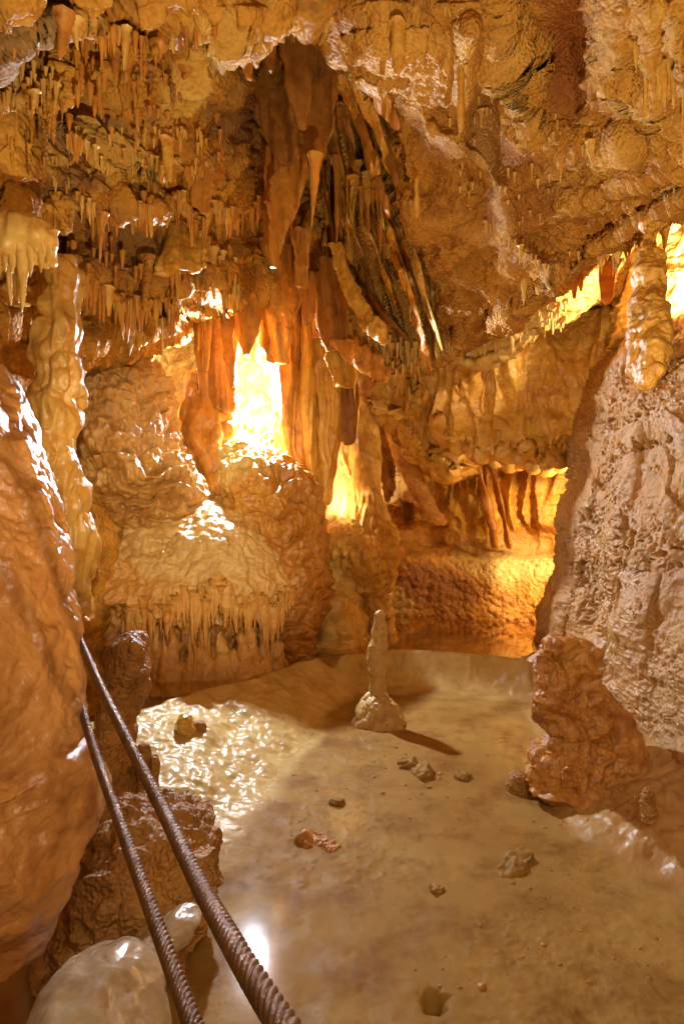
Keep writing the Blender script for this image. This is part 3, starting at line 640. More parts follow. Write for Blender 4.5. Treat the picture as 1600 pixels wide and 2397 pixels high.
# terraced mound
def mound_disp(p):
    return 0.07 * fbm(p * 2, 3) + terr(p, 5.6, 0.12, 1.2, 18) + coral(p, 11, 0.050, .5, .5) * (.75 + .35 * vn(p * 3)) + coral(p, 21, .026, .5, .5) + flute(p, 12, .015, .2, .3) + 0.005 * fbm(p * 34, 2) - 0.06
loft('terraced_mound', [(850, 290, 340, 5.70, .2), (880, 230, 372, 5.70, .4), (950, 180, 385, 5.65, .5), (1020, 160, 418, 5.60, .55), (1060, 150, 440, 5.60, .6), (1120, 140, 464, 5.60, .62), (1180, 130, 480, 5.70, .62), (1240, 90, 470, 5.75, .62), (1300, 60, 440, 5.8, .6), (1400, 40, 400, 5.8, .6), (1560, 40, 380, 5.8, .6), (1660, 40, 380, 5.8, .6)],
     M['mound'], 'steep brown terraced flowstone mound of knobbly wet ledges behind the cream column', 'flowstone', n=560, m=460, disp=mound_disp, cap=(0.05, 0), sm=0.7)
# apron dome with dripping fringe
def apron_disp(p):
    lo = sstep(p[:, 2], 1.12, 0.9); lf = sstep(p[:, 0], -1.5, -1.9)
    return 0.06 * fbm(p * 2.2, 3) + (1 - lo * .6) * (coral(p, 14, 0.022, .8, .6) + terr(p, 3.5, .04, 1.2, 12) + pits(p, 9, .03, .42) * sstep(vn(p * 1.7), -.1, .4)) + lo * flute(p, 11, 0.055, 0.12, .15) + lo * lf * coral(p, 14, .06, .6) + 0.006 * fbm(p * 32, 3) - 0.02
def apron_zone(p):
    hi = sstep(p[:, 2] + .20 * fbm(p * 3, 4) + .10 * p[:, 0], .65, 1.15)  # pale mineral top; its whitish wet sheen is partly mixed into this colour
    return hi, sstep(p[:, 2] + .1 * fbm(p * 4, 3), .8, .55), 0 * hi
apron = empty('dripping_apron', P(450, 1600, 4.9), 'broad wet flowstone apron with white glints and a fringe of drips, left of centre', 'flowstone')
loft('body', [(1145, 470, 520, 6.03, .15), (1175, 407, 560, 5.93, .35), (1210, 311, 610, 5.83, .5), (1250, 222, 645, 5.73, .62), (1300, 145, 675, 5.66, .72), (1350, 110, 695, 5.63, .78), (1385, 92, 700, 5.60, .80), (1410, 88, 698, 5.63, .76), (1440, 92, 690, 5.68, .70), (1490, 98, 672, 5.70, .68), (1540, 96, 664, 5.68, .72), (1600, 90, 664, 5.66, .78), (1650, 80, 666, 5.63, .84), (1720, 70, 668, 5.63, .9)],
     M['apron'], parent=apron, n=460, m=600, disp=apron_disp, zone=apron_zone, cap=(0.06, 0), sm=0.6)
# middle mound under the bright niche
def mid_disp(p):
    return 0.06 * fbm(p * 2.2, 3) + terr(p, 4.0, 0.11, 1.1, 15) + coral(p, 9, 0.030, .6, .5) + coral(p, 18, .022, .6, .5) + flute(p, 8, .015, .2, .3) + .004 * fbm(p * 30, 2) - 0.04
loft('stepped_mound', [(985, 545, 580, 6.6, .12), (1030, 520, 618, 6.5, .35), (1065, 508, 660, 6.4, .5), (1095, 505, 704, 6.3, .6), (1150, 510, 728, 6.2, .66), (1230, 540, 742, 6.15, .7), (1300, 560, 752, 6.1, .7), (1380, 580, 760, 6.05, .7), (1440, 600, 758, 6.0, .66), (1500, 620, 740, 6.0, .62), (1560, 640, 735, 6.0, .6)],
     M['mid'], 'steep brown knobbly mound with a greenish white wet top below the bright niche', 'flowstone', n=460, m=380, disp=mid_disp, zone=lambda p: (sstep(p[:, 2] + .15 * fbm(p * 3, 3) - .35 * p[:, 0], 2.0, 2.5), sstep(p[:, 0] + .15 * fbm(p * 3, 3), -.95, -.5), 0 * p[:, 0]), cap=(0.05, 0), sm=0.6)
# bright niche wall behind
loft('niche_flowstone', [(800, 480, 700, 8.6, .2), (900, 460, 710, 8.6, .3), (1000, 460, 720, 8.5, .4), (1120, 460, 730, 8.4, .4)], M['pale'], 'glaring white flowstone at the back of the lit niche', 'flowstone',
     n=160, m=200, disp=lambda p: 0.05 * fbm(p * 3, 3) + flute(p, 7, .03), sm=0.5)
loft('brown_curtain', [(640, 455, 560, 6.1, .1), (720, 462, 562, 6.1, .08), (840, 466, 553, 6.1, .07), (900, 468, 548, 6.1, .07), (965, 474, 546, 6.1, .07)], M['blade'], 'brown fluted rock curtain closing the left side of the bright niche', 'dripstone',
     n=180, m=120, disp=lambda p: .02 * fbm(p * 5, 3) + flute(p, 9, .025, .1, .1), cap=(0, .05), jag=.1)
loft('rough_column', [(860, 432, 500, 6.25, .1), (920, 430, 530, 6.2, .15), (1000, 430, 545, 6.15, .18), (1080, 432, 530, 6.15, .2), (1160, 440, 530, 6.1, .2)], M['orange'], 'rough orange rock column between terraced mound and stepped mound', 'column',
     n=160, m=110, disp=lambda p: .05 * fbm(p * 3, 3) + coral(p, 9, .05, .5) + flute(p, 8, .02), cap=(.08, 0))
# columns
def col2(a=1.0, s=9):
    return lambda p: a * (0.03 * fbm(p * 3, 3) + flute(p, s, 0.03, 0.06, 0.2) + 0.005 * fbm(p * np.array([30, 30, 12]), 2))
loft('dripstone_column', [(540, 560, 700, 6.5, .25), (640, 575, 690, 6.45, .25), (740, 610, 712, 6.4, .25), (850, 632, 712, 6.4, .24), (950, 645, 712, 6.4, .22), (1050, 655, 712, 6.4, .2), (1110, 660, 712, 6.4, .2)],
     M['orange'], 'thick orange brown column right of the bright niche', 'column', n=300, m=150, disp=col2())
loft('dripstone_column', [(690, 706, 722, 6.3, .05), (780, 706, 730, 6.3, .08), (900, 704, 736, 6.3, .1), (1050, 702, 742, 6.35, .12), (1150, 722, 750, 6.4, .12)],
     M['gold'], 'slender pale column lit along its left edge, right of the thick orange one', 'column', n=240, m=70, disp=col2(.6, 14))
loft('dripstone_column', [(800, 722, 790, 6.5, .14), (900, 728, 798, 6.5, .16), (1000, 732, 796, 6.5, .16), (1100, 738, 778, 6.5, .13), (1180, 745, 764, 6.5, .08)],
     M['gold'], 'fluted golden column tapering down towards the glowing cone', 'column', n=240, m=110, disp=col2(.8, 12), cap=(0, .04))
loft('dripstone_column', [(850, 778, 835, 6.75, .12), (960, 785, 830, 6.75, .1), (1040, 800, 825, 6.75, .06)],
     M['blade'], 'short brown column ending in a point above the white cone', 'column', n=140, m=70, disp=col2(.8, 14), cap=(0, .1))
loft('flowstone_cone', [(985, 798, 806, 7.2, .03), (1030, 786, 826, 7.2, .12), (1100, 778, 850, 7.2, .25), (1180, 768, 870, 7.15, .35), (1260, 756, 890, 7.1, .42), (1300, 750, 900, 7.1, .45)],
     M['pale'], 'glowing white flowstone cone rising between the columns', 'flowstone', n=260, m=170, disp=col2(.8, 9), cap=(.02, 0))
loft('flowstone_cone', [(930, 826, 866, 7.15, .1), (980, 824, 878, 7.1, .18), (1080, 822, 884, 7.05, .25), (1170, 815, 894, 7.0, .3), (1240, 800, 912, 6.95, .38), (1300, 780, 925, 6.9, .42)],
     M['gold'], 'golden flowstone cone standing right against the white one', 'flowstone', n=260, m=150, disp=col2(.8, 10), cap=(.03, 0))
ped = empty('flowstone_pedestal', P(860, 1450, 6.9), 'bulging golden pedestal with a dripping lip at the pool edge', 'flowstone')
loft('body', [(1215, 780, 900, 6.9, .2), (1255, 752, 922, 6.85, .42), (1290, 750, 928, 6.8, .5), (1320, 780, 926, 6.8, .45), (1360, 806, 918, 6.85, .36), (1400, 828, 908, 6.9, .28), (1450, 840, 915, 6.95, .26), (1500, 840, 930, 7, .28)],
     M['gold'], parent=ped, n=280, m=260, disp=lambda p: 0.04 * fbm(p * 3, 3) + knobs(p * np.array([1, 1, .5]), 17, .04) + flute(p, 14, .012) + .004 * fbm(p * 34, 2), cap=(.08, 0))
loft('flowstone_slope', [(1290, 745, 800, 6.75, .2), (1340, 735, 812, 6.7, .3), (1390, 730, 836, 6.65, .36), (1430, 730, 846, 6.6, .42), (1470, 728, 860, 6.55, .48), (1500, 720, 868, 6.5, .5), (1540, 720, 868, 6.5, .5)],
     M['pale'], 'smooth cream flowstone sloping into the pool below the pedestal', 'flowstone', n=240, m=220, disp=lambda p: 0.06 * fbm(p * 3, 3) + knobs(p, 7, .05) + .004 * fbm(p * 30, 2), cap=(.06, 0))
# golden hanging flowstone on the right of the back wall
def gold_disp(p):
    return 0.08 * fbm(p * 1.8, 3) + flute(p, 6, 0.055, 0.14, .25) + .02 * ridged(p * 5 * np.array([1, 1, .5]), 2) + knobs(p * np.array([1, 1, .6]), 16, .014) + .005 * fbm(p * 34, 2)
gx = [980, 1050, 1120, 1200, 1280, 1360, 1460, 1600]
patch('hanging_flowstone', gx, [720, 850, 950, 1050, 1120],
      [[6.5, 6.4, 6.3, 6.1, 6.0, 5.8, 5.6, 5.4], [6.5, 6.35, 6.2, 6.0, 5.9, 5.8, 5.6, 5.4], [6.6, 6.4, 6.2, 6.05, 6.0, 5.9, 5.7, 5.5], [6.8, 6.6, 6.4, 6.3, 6.2, 6.1, 5.9, 5.7], [7.0, 6.8, 6.6, 6.5, 6.4, 6.3, 6.1, 5.9]],
      M['gold'], 360, 300, gold_disp, kind='thing', label='golden wet flowstone apron hanging from the back wall beside the right wall', cat='flowstone',
      yb=lambda x: np.interp(x, gx, [900, 1040, 1070, 1078, 1085, 1060, 1040, 1000]) + 14 * np.sin(x / 9) * np.clip(np.sin(x / 31.0), 0, 1) + 8 * np.sin(x / 4.7), curl=0.10)
fx = [868, 900, 950, 1000, 1040, 1090]
patch('fluted_curtain', fx, [850, 930, 1000, 1100],
      [[7.0, 6.95, 6.9, 6.8, 6.7, 6.7], [6.9, 6.8, 6.75, 6.7, 6.6, 6.6], [7.1, 7.0, 6.95, 6.9, 6.8, 6.8], [7.4, 7.3, 7.2, 7.2, 7.1, 7.1]],
      M['gold'], 220, 260, lambda p: 0.05 * fbm(p * 2, 3) + flute(p, 7.5, .12, .05, .12) + knobs(p, 22, .015), kind='thing', label='fluted golden curtain of dripstone in the middle of the back wall', cat='flowstone',
      yb=lambda x: np.interp(x, fx, [960, 950, 1010, 1060, 1085, 1080]) + 10 * np.sin(x / 5.0), curl=0.10)

# right wall mass
def rw_disp(p):
    z = p[:, 2] * 2.4 + 1.5 * fbm(p * 0.9, 3) + 0.30 * p[:, 0]
    band = sstep(np.sin(z * 6.28), -0.2, 0.6)
    up = sstep(p[:, 2], 0.6, 1.0)
    q = p * np.array([1, 1, 1.15]) + .035 * np.stack([fbm(p * 14, 2), fbm(p * 14 + 5, 2), fbm(p * 14 + 9, 2)], -1)
    band = band * sstep(vn(p * 4.5), -.35, .25)
    pit = band * up * (pits(q, 12, 0.11, 0.42) + pits(q + 5, 20, 0.06, .42)) + up * pits(q + 7, 24, 0.03, .45) * sstep(vn(p * 2), -.3, .2) + pits(q + 2, 26, .02, .45) * sstep(vn(p * 1.5 + 8), -.2, .2)
    led = 0.03 * np.sqrt(np.clip(z - np.floor(z), 0, 1)) * up
    return 0.09 * fbm(p * 1.4, 3) + led + pit + .016 * ridged(p * np.array([5, 5, 3]), 2) * (1 - .5 * up) + .012 * fbm(p * 12, 3) + .004 * fbm(p * 34, 2) + (1 - up) * .006 * ridged(p * np.array([9, 9, 22]), 2)
RWE = ([500, 740, 800, 860, 930, 1010, 1100, 1180, 1260, 1340, 1420, 1500, 1580, 1660, 1750, 1900, 2100, 2300], [1560, 1490, 1440, 1404, 1372, 1352, 1340, 1322, 1312, 1300, 1276, 1262, 1256, 1256, 1262, 1290, 1340, 1400])
def rw_x(X, Y): return X + np.interp(Y, *RWE)
def rw_extra(X, Y):
    # X is already shifted by the edge: fold the first columns backwards, and the top too
    u = X - np.interp(Y, *RWE)
    return 1.5 * np.clip(1 - (u + 12) / 75, 0, 1) ** 2.2 + 1.2 * np.clip(1 - (Y - 690) / 160, 0, 1) ** 2 
def rwall():
    us = np.concatenate([np.linspace(-12, 60, 90), np.linspace(60, 420, 430)[1:], np.linspace(420, 1500, 160)[1:]]); v = np.linspace(690, 2250, 780)
    U, Y = np.meshgrid(us, v); X = U + np.interp(Y, *RWE)
    D = interp2(np.array([-12., 60, 160, 260, 350, 600, 1500]), np.array([690., 900, 1200, 1500, 1700, 1900, 2250]), np.array([
        [4.6, 4.4, 4.1, 3.8, 3.6, 3.3, 2.6], [4.9, 4.6, 4.2, 3.8, 3.5, 3.1, 2.4], [5.0, 4.7, 4.2, 3.75, 3.4, 2.9, 2.2], [5.1, 4.85, 4.3, 3.75, 3.35, 2.8, 2.1],
        [5.0, 4.7, 4.2, 3.65, 3.2, 2.7, 2.0], [4.8, 4.5, 4.0, 3.5, 3.0, 2.6, 2.0], [4.6, 4.3, 3.9, 3.4, 3.0, 2.6, 2.0]]), U, Y)
    D = D + 1.3 * np.clip(1 - (U + 12) / 72, 0, 1) ** 2.2 + 1.0 * np.clip(1 - (Y - 690) / 150, 0, 1) ** 2
    V = P(X, Y, D); N = gridn(V)
    if (N * (V - np.array([0, 0, CAMZ]))).sum() > 0: N = -N
    V = V + N * rw_disp(V.reshape(-1, 3)).reshape(U.shape)[..., None]
    o0 = P(1600, 1900, 3.0)
    o = obj('pitted_flowstone_wall', mesh_from('pitted_flowstone_wall', V.reshape(-1, 3) - o0, quads(len(v), len(us))), M['rwall'], None, o0)
    tag(o, 'massive pitted pinkish tan flowstone wall filling the right side', 'flowstone')
rwall()
# hanging column on the right
loft('hanging_column', [(520, 1500, 1545, 3.5, .06), (580, 1502, 1540, 3.4, .06), (660, 1494, 1540, 3.3, .07), (720, 1484, 1550, 3.2, .09), (780, 1478, 1552, 3.1, .11), (840, 1482, 1545, 3.0, .1), (880, 1492, 1535, 2.95, .08), (915, 1500, 1520, 2.95, .05)],
     M['gold'], 'long golden column with scaly bulges hanging down onto the right wall', 'column', n=260, m=90, disp=lambda p: .035 * fbm(p * 5, 3) + coral(p, 16, .010, .7, .8) + coral(p, 34, .008) + .004 * fbm(p * 50, 2) + flute(p, 14, .012, .2, .2), cap=(0, .05))
loft('bright_alcove', [(470, 1500, 1800, 5.4, .2), (560, 1480, 1800, 5.2, .5), (650, 1470, 1800, 5.1, .6), (730, 1460, 1800, 5.0, .6), (800, 1450, 1800, 5.0, .6)],
     M['pale'], 'glaring yellow white rock of the lit alcove behind the hanging column', 'rock', n=160, m=200, disp=lambda p: .08 * fbm(p * 3, 3) + .03 * ridged(p * 8, 3) + knobs(p, 18, .02))

# ------------------------------------------------------------------ stalagmites and floor things
st = empty('stalagmite', P(888, 1690, 4.66), 'slender upright stalagmite on a knobbly base in the shallow basin', 'stalagmite')
loft('shaft', [(1427, 881, 896, 4.66, .02), (1445, 876, 903, 4.66, .038), (1480, 869, 905, 4.66, .052), (1495, 865, 906, 4.66, .058), (1530, 860, 905, 4.66, .064), (1560, 862, 902, 4.66, .06), (1600, 864, 900, 4.66, .057), (1650, 861, 906, 4.66, .07), (1680, 856, 914, 4.66, .08)], M['stal'],
     parent=st, n=160, m=48, disp=lambda p: .010 * fbm(p * 9, 3) + .003 * np.sin(p[:, 2] * 55 + 2 * vn(p * 8)) + .003 * fbm(p * 50, 2), cap=(.05, 0), sm=.8)
loft('base', [(1618, 866, 904, 4.66, .08), (1635, 854, 916, 4.66, .13), (1660, 840, 934, 4.66, .17), (1682, 832, 946, 4.66, .2), (1700, 820, 958, 4.66, .23), (1708, 806, 972, 4.66, .26), (1718, 780, 1000, 4.66, .33)], M['stal'],
     parent=st, n=120, m=180, disp=lambda p: .02 * fbm(p * 5, 3) + coral(p, 17, .018) + coral(p, 34, .008), cap=(.1, 0))
kn = loft('knobbly_stalagmite', [(1484, 1274, 1302, 3.45, .04), (1500, 1266, 1316, 3.45, .07), (1524, 1264, 1334, 3.45, .09), (1532, 1264, 1384, 3.45, .11), (1560, 1264, 1388, 3.45, .13), (1600, 1256, 1386, 3.45, .15), (1650, 1254, 1396, 3.45, .17), (1690, 1264, 1410, 3.45, .17), (1712, 1290, 1424, 3.45, .17), (1735, 1276, 1430, 3.45, .18), (1770, 1256, 1444, 3.45, .21), (1810, 1252, 1470, 3.45, .25), (1850, 1256, 1500, 3.45, .27)],
     M['knobd'], 'stout knobbly brown stalagmite in front of the right wall, casting a dark shadow', 'stalagmite', n=280, m=220,
     disp=lambda p: .06 * fbm(p * 3.6, 3) + .030 * ridged(p * 6, 3) + coral(p, 15, .030, .7) + coral(p, 32, .012)  + .003 * fbm(p * 50, 2), cap=(.05, 0), sm=.3)
loft('shadow_wedge', [(1600, 1378, 1400, 3.6, .06), (1640, 1375, 1432, 3.58, .12), (1700, 1370, 1470, 3.55, .17), (1770, 1370, 1506, 3.5, .2), (1830, 1370, 1530, 3.5, .22), (1880, 1370, 1550, 3.5, .22)], M['knobd'], parent=kn, n=120, m=120,  # dark wedge added where the wall mostly lies in shadow
     disp=lambda p: .05 * fbm(p * 4, 3) + .02 * ridged(p * 8, 3) + coral(p, 20, .010), cap=(.08, 0))
loft('leaning_stalagmite', [(1480, 302, 336, 2.9, .04), (1500, 290, 343, 2.9, .07), (1530, 278, 343, 2.9, .09), (1560, 268, 342, 2.9, .11), (1620, 248, 330, 2.9, .13), (1680, 222, 318, 2.9, .15), (1740, 205, 312, 2.88, .16), (1800, 200, 312, 2.86, .17), (1870, 192, 320, 2.84, .19), (1950, 190, 330, 2.84, .2)],
     M['redrock'], 'thick red brown stalagmite with a wet rounded top behind the ropes', 'stalagmite', n=220, m=110, disp=lambda p: .03 * fbm(p * 5, 3) + .006 * np.sin(p[:, 2] * 60 + 2 * vn(p * 5)) + flute(p, 8, .010) + coral(p, 22, .008) + .004 * fbm(p * 40, 2), cap=(.06, 0))
loft('stalagmite_stub', [(1738, 325, 346, 2.9, .02), (1760, 322, 350, 2.9, .04), (1800, 322, 352, 2.9, .05), (1860, 320, 352, 2.9, .05)], M['redrock'], 'small brown stub, the taller of two beside the thick red brown stalagmite', 'stalagmite', n=50, m=36, disp=lambda p: .015 * fbm(p * 12, 3), cap=(.1, 0))
loft('stalagmite_stub', [(1765, 356, 368, 2.85, .02), (1785, 352, 374, 2.85, .035), (1820, 352, 372, 2.85, .035), (1870, 350, 372, 2.85, .04)], M['redrock'], 'small brown stub, the shorter and right of two beside the thick red brown stalagmite', 'stalagmite', n=50, m=36, disp=lambda p: .012 * fbm(p * 12, 3), cap=(.1, 0))
loft('rock_ledge', [(1872, 300, 350, 2.5, .1), (1890, 284, 400, 2.45, .16), (1915, 275, 440, 2.4, .2), (1960, 265, 482, 2.35, .26), (2010, 250, 495, 2.3, .3), (2060, 215, 492, 2.3, .3), (2120, 170, 480, 2.3, .3), (2200, 150, 440, 2.25, .3)],
     M['redrock'], 'blocky orange rock with a wet top behind the lower ropes', 'rock', n=220, m=240, disp=lambda p: .05 * fbm(p * 4, 3) + .03 * ridged(p * 7, 3) + coral(p, 16, .012) + .008 * fbm(p * 30, 3), cap=(.06, 0), sq=.75)
loft('flat_slab', [(2120, 400, 452, 1.98, .04), (2150, 370, 470, 1.95, .08), (2200, 300, 440, 1.92, .12), (2240, 262, 390, 1.9, .14), (2290, 250, 370, 1.9, .14)],
     M['grey'], 'pale wet slab edge lying between the ropes at the lower left', 'rock', n=90, m=100, disp=lambda p: .015 * fbm(p * 7, 3) + .004 * fbm(p * 40, 2), cap=(.1, 0))
loft('round_rock', [(2262, 230, 290, 1.42, .04), (2275, 170, 320, 1.42, .09), (2300, 120, 345, 1.42, .14), (2340, 92, 370, 1.42, .18), (2400, 74, 392, 1.42, .2), (2500, 60, 410, 1.42, .22), (2800, 50, 420, 1.42, .24)],
     M['grey'], 'rounded grey wet rock at the bottom left corner', 'rock', n=140, m=160, disp=lambda p: .018 * fbm(p * 5, 3) + .003 * fbm(p * 40, 2), cap=(.1, 0))
def fx_(px, py):      # point of the floor under a pixel (z = 0)
    d = CAMZ * F / (py - 1198.0); return d
def stone(name, px, py, wpx, hpx, m_, label, cat='stone', kn_=0.3, zlift=0.0, group=None, dd=None):
    d = dd or fx_(px, py); rw = wpx / 2 / F * d
    rows = [(py - hpx, px - wpx * .18, px + wpx * .18, d, rw * .4), (py - hpx * .8, px - wpx * .36, px + wpx * .34, d, rw * .7), (py - hpx * .4, px - wpx * .5, px + wpx * .46, d, rw * .95), (py, px - wpx * .5, px + wpx * .52, d, rw), (py + hpx * .25, px - wpx * .5, px + wpx * .5, d, rw)]
    return loft(name, rows, m_, label, cat, group, n=40, m=44, disp=lambda p: rw * kn_ * (.5 * fbm(p / rw * .8, 3) + knobs(p / rw, 2.2, .35)), cap=(.18, 0))
stone('wet_stone', 433, 1712, 44, 42, M['yellow'], 'glassy yellow brown stone on the sparkling left slope', dd=3.9)
stone('wet_stone', 468, 1708, 34, 22, M['redrock'], 'small orange stone touching the yellow brown one', dd=3.95)
stone('wet_stone', 1212, 1850, 56, 44, M['redrock'], 'smooth round brown knob standing in the basin on the right', kn_=.15)
stone('calcite_lump', 790, 1880, 36, 14, M['floor'], 'low wet lump in the middle of the basin')
stone('crust_cluster', 985, 1812, 56, 12, M['floor'], 'crusty knotted calcite cluster in the basin below the slender stalagmite', 'calcite', kn_=.8)
stone('crust_cluster', 950, 1792, 40, 14, M['floor'], 'crusty calcite cluster, the smaller and farther one, below the slender stalagmite', 'calcite', kn_=.8)
stone('crust_cluster', 1084, 1822, 34, 16, M['floor'], 'little upright calcite cluster left of the round brown knob', 'calcite', kn_=.8)
stone('crust_cluster', 735, 1966, 60, 7, M['knobd'], 'brown crumbly crust patch in the basin left of centre', 'crust', kn_=.9)
stone('crust_cluster', 775, 1985, 38, 6, M['knobd'], 'brown crumbly crust touching the larger crust patch', 'crust', kn_=.9)
stone('crust_cluster', 1018, 2080, 30, 8, M['floor'], 'small branching crust in the basin near the ridge shaped deposit', 'crust', kn_=.9)
stone('stone_shard', 1515, 1905, 32, 66, M['redrock'], 'upright thin shard of rock on the right bank', kn_=.4, dd=2.8)
loft('calcite_ridge', [(1985, 1215, 1245, 2.86, .03), (2005, 1190, 1240, 2.8, .04), (2035, 1165, 1222, 2.73, .05), (2065, 1145, 1200, 2.66, .06), (2095, 1140, 1190, 2.6, .06)], M['floor'], 'low bone shaped calcite ridge on the basin floor at the right', 'calcite', n=60, m=50,
     disp=lambda p: .01 * fbm(p * 15, 3) + knobs(p, 30, .014), cap=(.15, .1))

# ------------------------------------------------------------------ ropes
def catmull(pts, n):
    pts = np.array(pts, float); pts = np.vstack([2 * pts[0] - pts[1], pts, 2 * pts[-1] - pts[-2]])
    out = []
    k = len(pts) - 3
    for t in np.linspace(0, k - 1e-6, n):
        i = int(t); f = t - i; a, b, c, d = pts[i:i + 4]
        out.append(0.5 * ((2 * b) + (-a + c) * f + (2 * a - 5 * b + 4 * c - d) * f * f + (-a + 3 * b - 3 * c + d) * f ** 3))
    return np.array(out)
def rope(pts, r, label):
    """six laid strands twisted round a common axis"""
    ctrl = np.array([P(x, y, d) for x, y, d in pts]); c = catmull(ctrl, 900)
    t = np.gradient(c, axis=0); t /= np.linalg.norm(t, axis=1, keepdims=True)
    a = np.cross(t, [0, 0, 1.0]); a /= np.linalg.norm(a, axis=1, keepdims=True); b = np.cross(t, a)
    s = np.concatenate([[0], np.cumsum(np.linalg.norm(np.diff(c, axis=0), axis=1))])
    m = 48; th = np.linspace(0, 2 * np.pi, m, endpoint=False)
    tw = s / (r * 2 * 3.4) * 2 * np.pi
    ph = (th[None, :] * 1.0)
    lobe = np.abs(np.cos(3.0 * (ph - tw[:, None]))) ** 0.55     # six rounded strands
    rad = r * (0.72 + 0.30 * lobe)
    V = c[:, None, :] + rad[..., None] * (np.cos(ph)[..., None] * a[:, None, :] + np.sin(ph)[..., None] * b[:, None, :])
    o0 = c[-1]
    o = obj('twisted_rope', mesh_from('twisted_rope', (V - o0).reshape(-1, 3), quads(900, m, True)), M['rope'], None, o0)
    return tag(o, label, 'rope', 'handrail ropes at the lower left')
rope([(150, 1395, 1.75), (172, 1462, 1.70), (232, 1600, 1.45), (305, 1745, 1.18), (380, 1893, .95), (462, 2060, .72), (560, 2236, .52), (660, 2397, .42), (740, 2510, .36)], .0105, 'thicker upper twisted wire rope slanting across the lower left corner')
rope([(160, 1540, 1.75), (186, 1640, 1.60), (222, 1760, 1.40), (282, 1930, 1.12), (345, 2105, .90), (405, 2270, .74), (452, 2397, .64), (500, 2520, .56)], .0105, 'thinner lower twisted wire rope left of the other one')

# ------------------------------------------------------------------ draperies
def drape(rows, label, m_='blade', group='draperies hanging in the central cleft', wave=.03, rd=None, n=150, m=110, name='drapery', cat='drapery', a=1.0, **kw):
    rows = [(r[0], r[1], r[2], r[3], r[4] * .7 if len(r) > 4 else .018) for r in rows]
    return loft(name, rows, M[m_], label, cat, group, n=n, m=m, wave=wave, disp=lambda p: a * (.010 * fbm(p * 6, 3) + flute(p, 11, .012, .1, .15) + .003 * fbm(p * 40, 2)), **dict(dict(sm=.25, jag=.14), **kw))
drape([(20, 655, 735, 3.75), (120, 660, 735, 3.75), (210, 668, 732, 3.75), (255, 684, 728, 3.75), (270, 690, 716, 3.75), (298, 702, 712, 3.75)], 'dark tongue shaped drapery with a notched tip in the middle of the cleft', sq=.8)
drape([(60, 735, 795, 4.1), (180, 715, 792, 4.1), (280, 702, 782, 4.1), (340, 712, 765, 4.1), (390, 722, 750, 4.1), (425, 732, 740, 4.1)], 'large brown drapery with an orange lit right edge', sq=.8)
drape([(80, 560, 640, 4.5, .06), (180, 566, 672, 4.5, .08), (260, 590, 700, 4.5, .06), (320, 615, 702, 4.5), (380, 655, 690, 4.5)], 'broad reddish drapery left of the dark tongue', wave=.06)
drape([(40, 605, 650, 3.5), (100, 612, 645, 3.5), (140, 622, 642, 3.5), (163, 630, 636, 3.5)], 'small pointed drapery near the top of the cleft')
drape([(345, 640, 722, 4.6), (420, 635, 722, 4.6), (480, 632, 700, 4.6), (540, 630, 672, 4.6), (590, 632, 654, 4.6), (628, 636, 645, 4.6)], 'light orange knife shaped drapery below the reddish one', 'orange', wave=.04)
drape([(340, 622, 660, 4.9), (420, 618, 650, 4.9), (475, 620, 630, 4.9)], 'narrow drapery tucked left of the knife shaped one', 'orange')
drape([(570, 640, 700, 6.0), (640, 648, 712, 6.0), (700, 662, 706, 6.0), (756, 672, 684, 6.0)], 'dark brown drapery under the knife shaped one')
drape([(540, 680, 730, 5.6), (600, 690, 722, 5.6), (668, 690, 718, 5.6), (672, 700, 716, 5.6)], 'slanting orange drapery with a blunt foot in the cleft', 'orange')
drape([(640, 700, 760, 6.1), (700, 705, 760, 6.1), (760, 706, 722, 6.1)], 'small brown drapery above the slender pale column')
drape([(600, 745, 800, 5.9), (690, 740, 815, 5.9), (760, 745, 812, 5.9), (800, 752, 808, 5.9), (822, 765, 800, 5.9)], 'folded brown drapery with a frilled lower edge', wave=.06)
drape([(760, 752, 820, 6.1), (820, 758, 838, 6.0), (870, 770, 850, 5.95), (905, 785, 830, 5.9)], 'pale rippled drapery with a ragged lower edge above the columns', 'gold', wave=.06)
drape([(795, 770, 830, 5.9, .03), (830, 800, 880, 5.85, .03), (870, 850, 915, 5.8, .03), (895, 886, 905, 5.8, .02)], 'amber drapery sweeping down to the right above the columns', 'orange', wave=.04, a=2.0)
drape([(570, 770, 800, 5.6), (660, 795, 825, 5.5), (720, 820, 862, 5.4), (770, 848, 902, 5.3), (805, 890, 908, 5.3)], 'curved golden sickle shaped drapery right of the cleft', 'gold', wave=.03, wf=5, n=160, a=2.2)
# left group
g2 = 'draperies hanging left of the bright niche'
drape([(560, 535, 600, 5.85), (680, 540, 620, 5.85), (760, 545, 610, 5.85), (800, 555, 598, 5.85), (832, 572, 582, 5.85)], 'broad translucent edged drapery pointing at the bright niche', 'orange', g2, wave=.05)
drape([(560, 575, 660, 5.95, .1), (680, 580, 690, 5.95, .12), (760, 600, 690, 5.98, .1), (815, 612, 680, 6.0, .08), (850, 628, 672, 6.05, .06)], 'wide orange drapery merging into the thick column', 'orange', g2, wave=.04)
drape([(670, 480, 535, 5.9), (700, 476, 537, 5.9), (740, 500, 537, 5.9), (772, 526, 536, 5.9)], 'short striped cream drapery beside the broad translucent edged one', 'stripe', g2, wave=.03)
drape([(700, 478, 492, 5.92), (820, 476, 490, 5.92), (870, 480, 486, 5.92)], 'thin drapery, leftmost of the three long ones by the niche', 'orange', g2, wave=.01)
drape([(720, 486, 520, 6.12), (850, 490, 518, 6.12), (900, 494, 516, 6.12), (938, 504, 510, 6.12)], 'long brown drapery, middle of the three long ones by the niche', 'blade', g2, wave=.03)
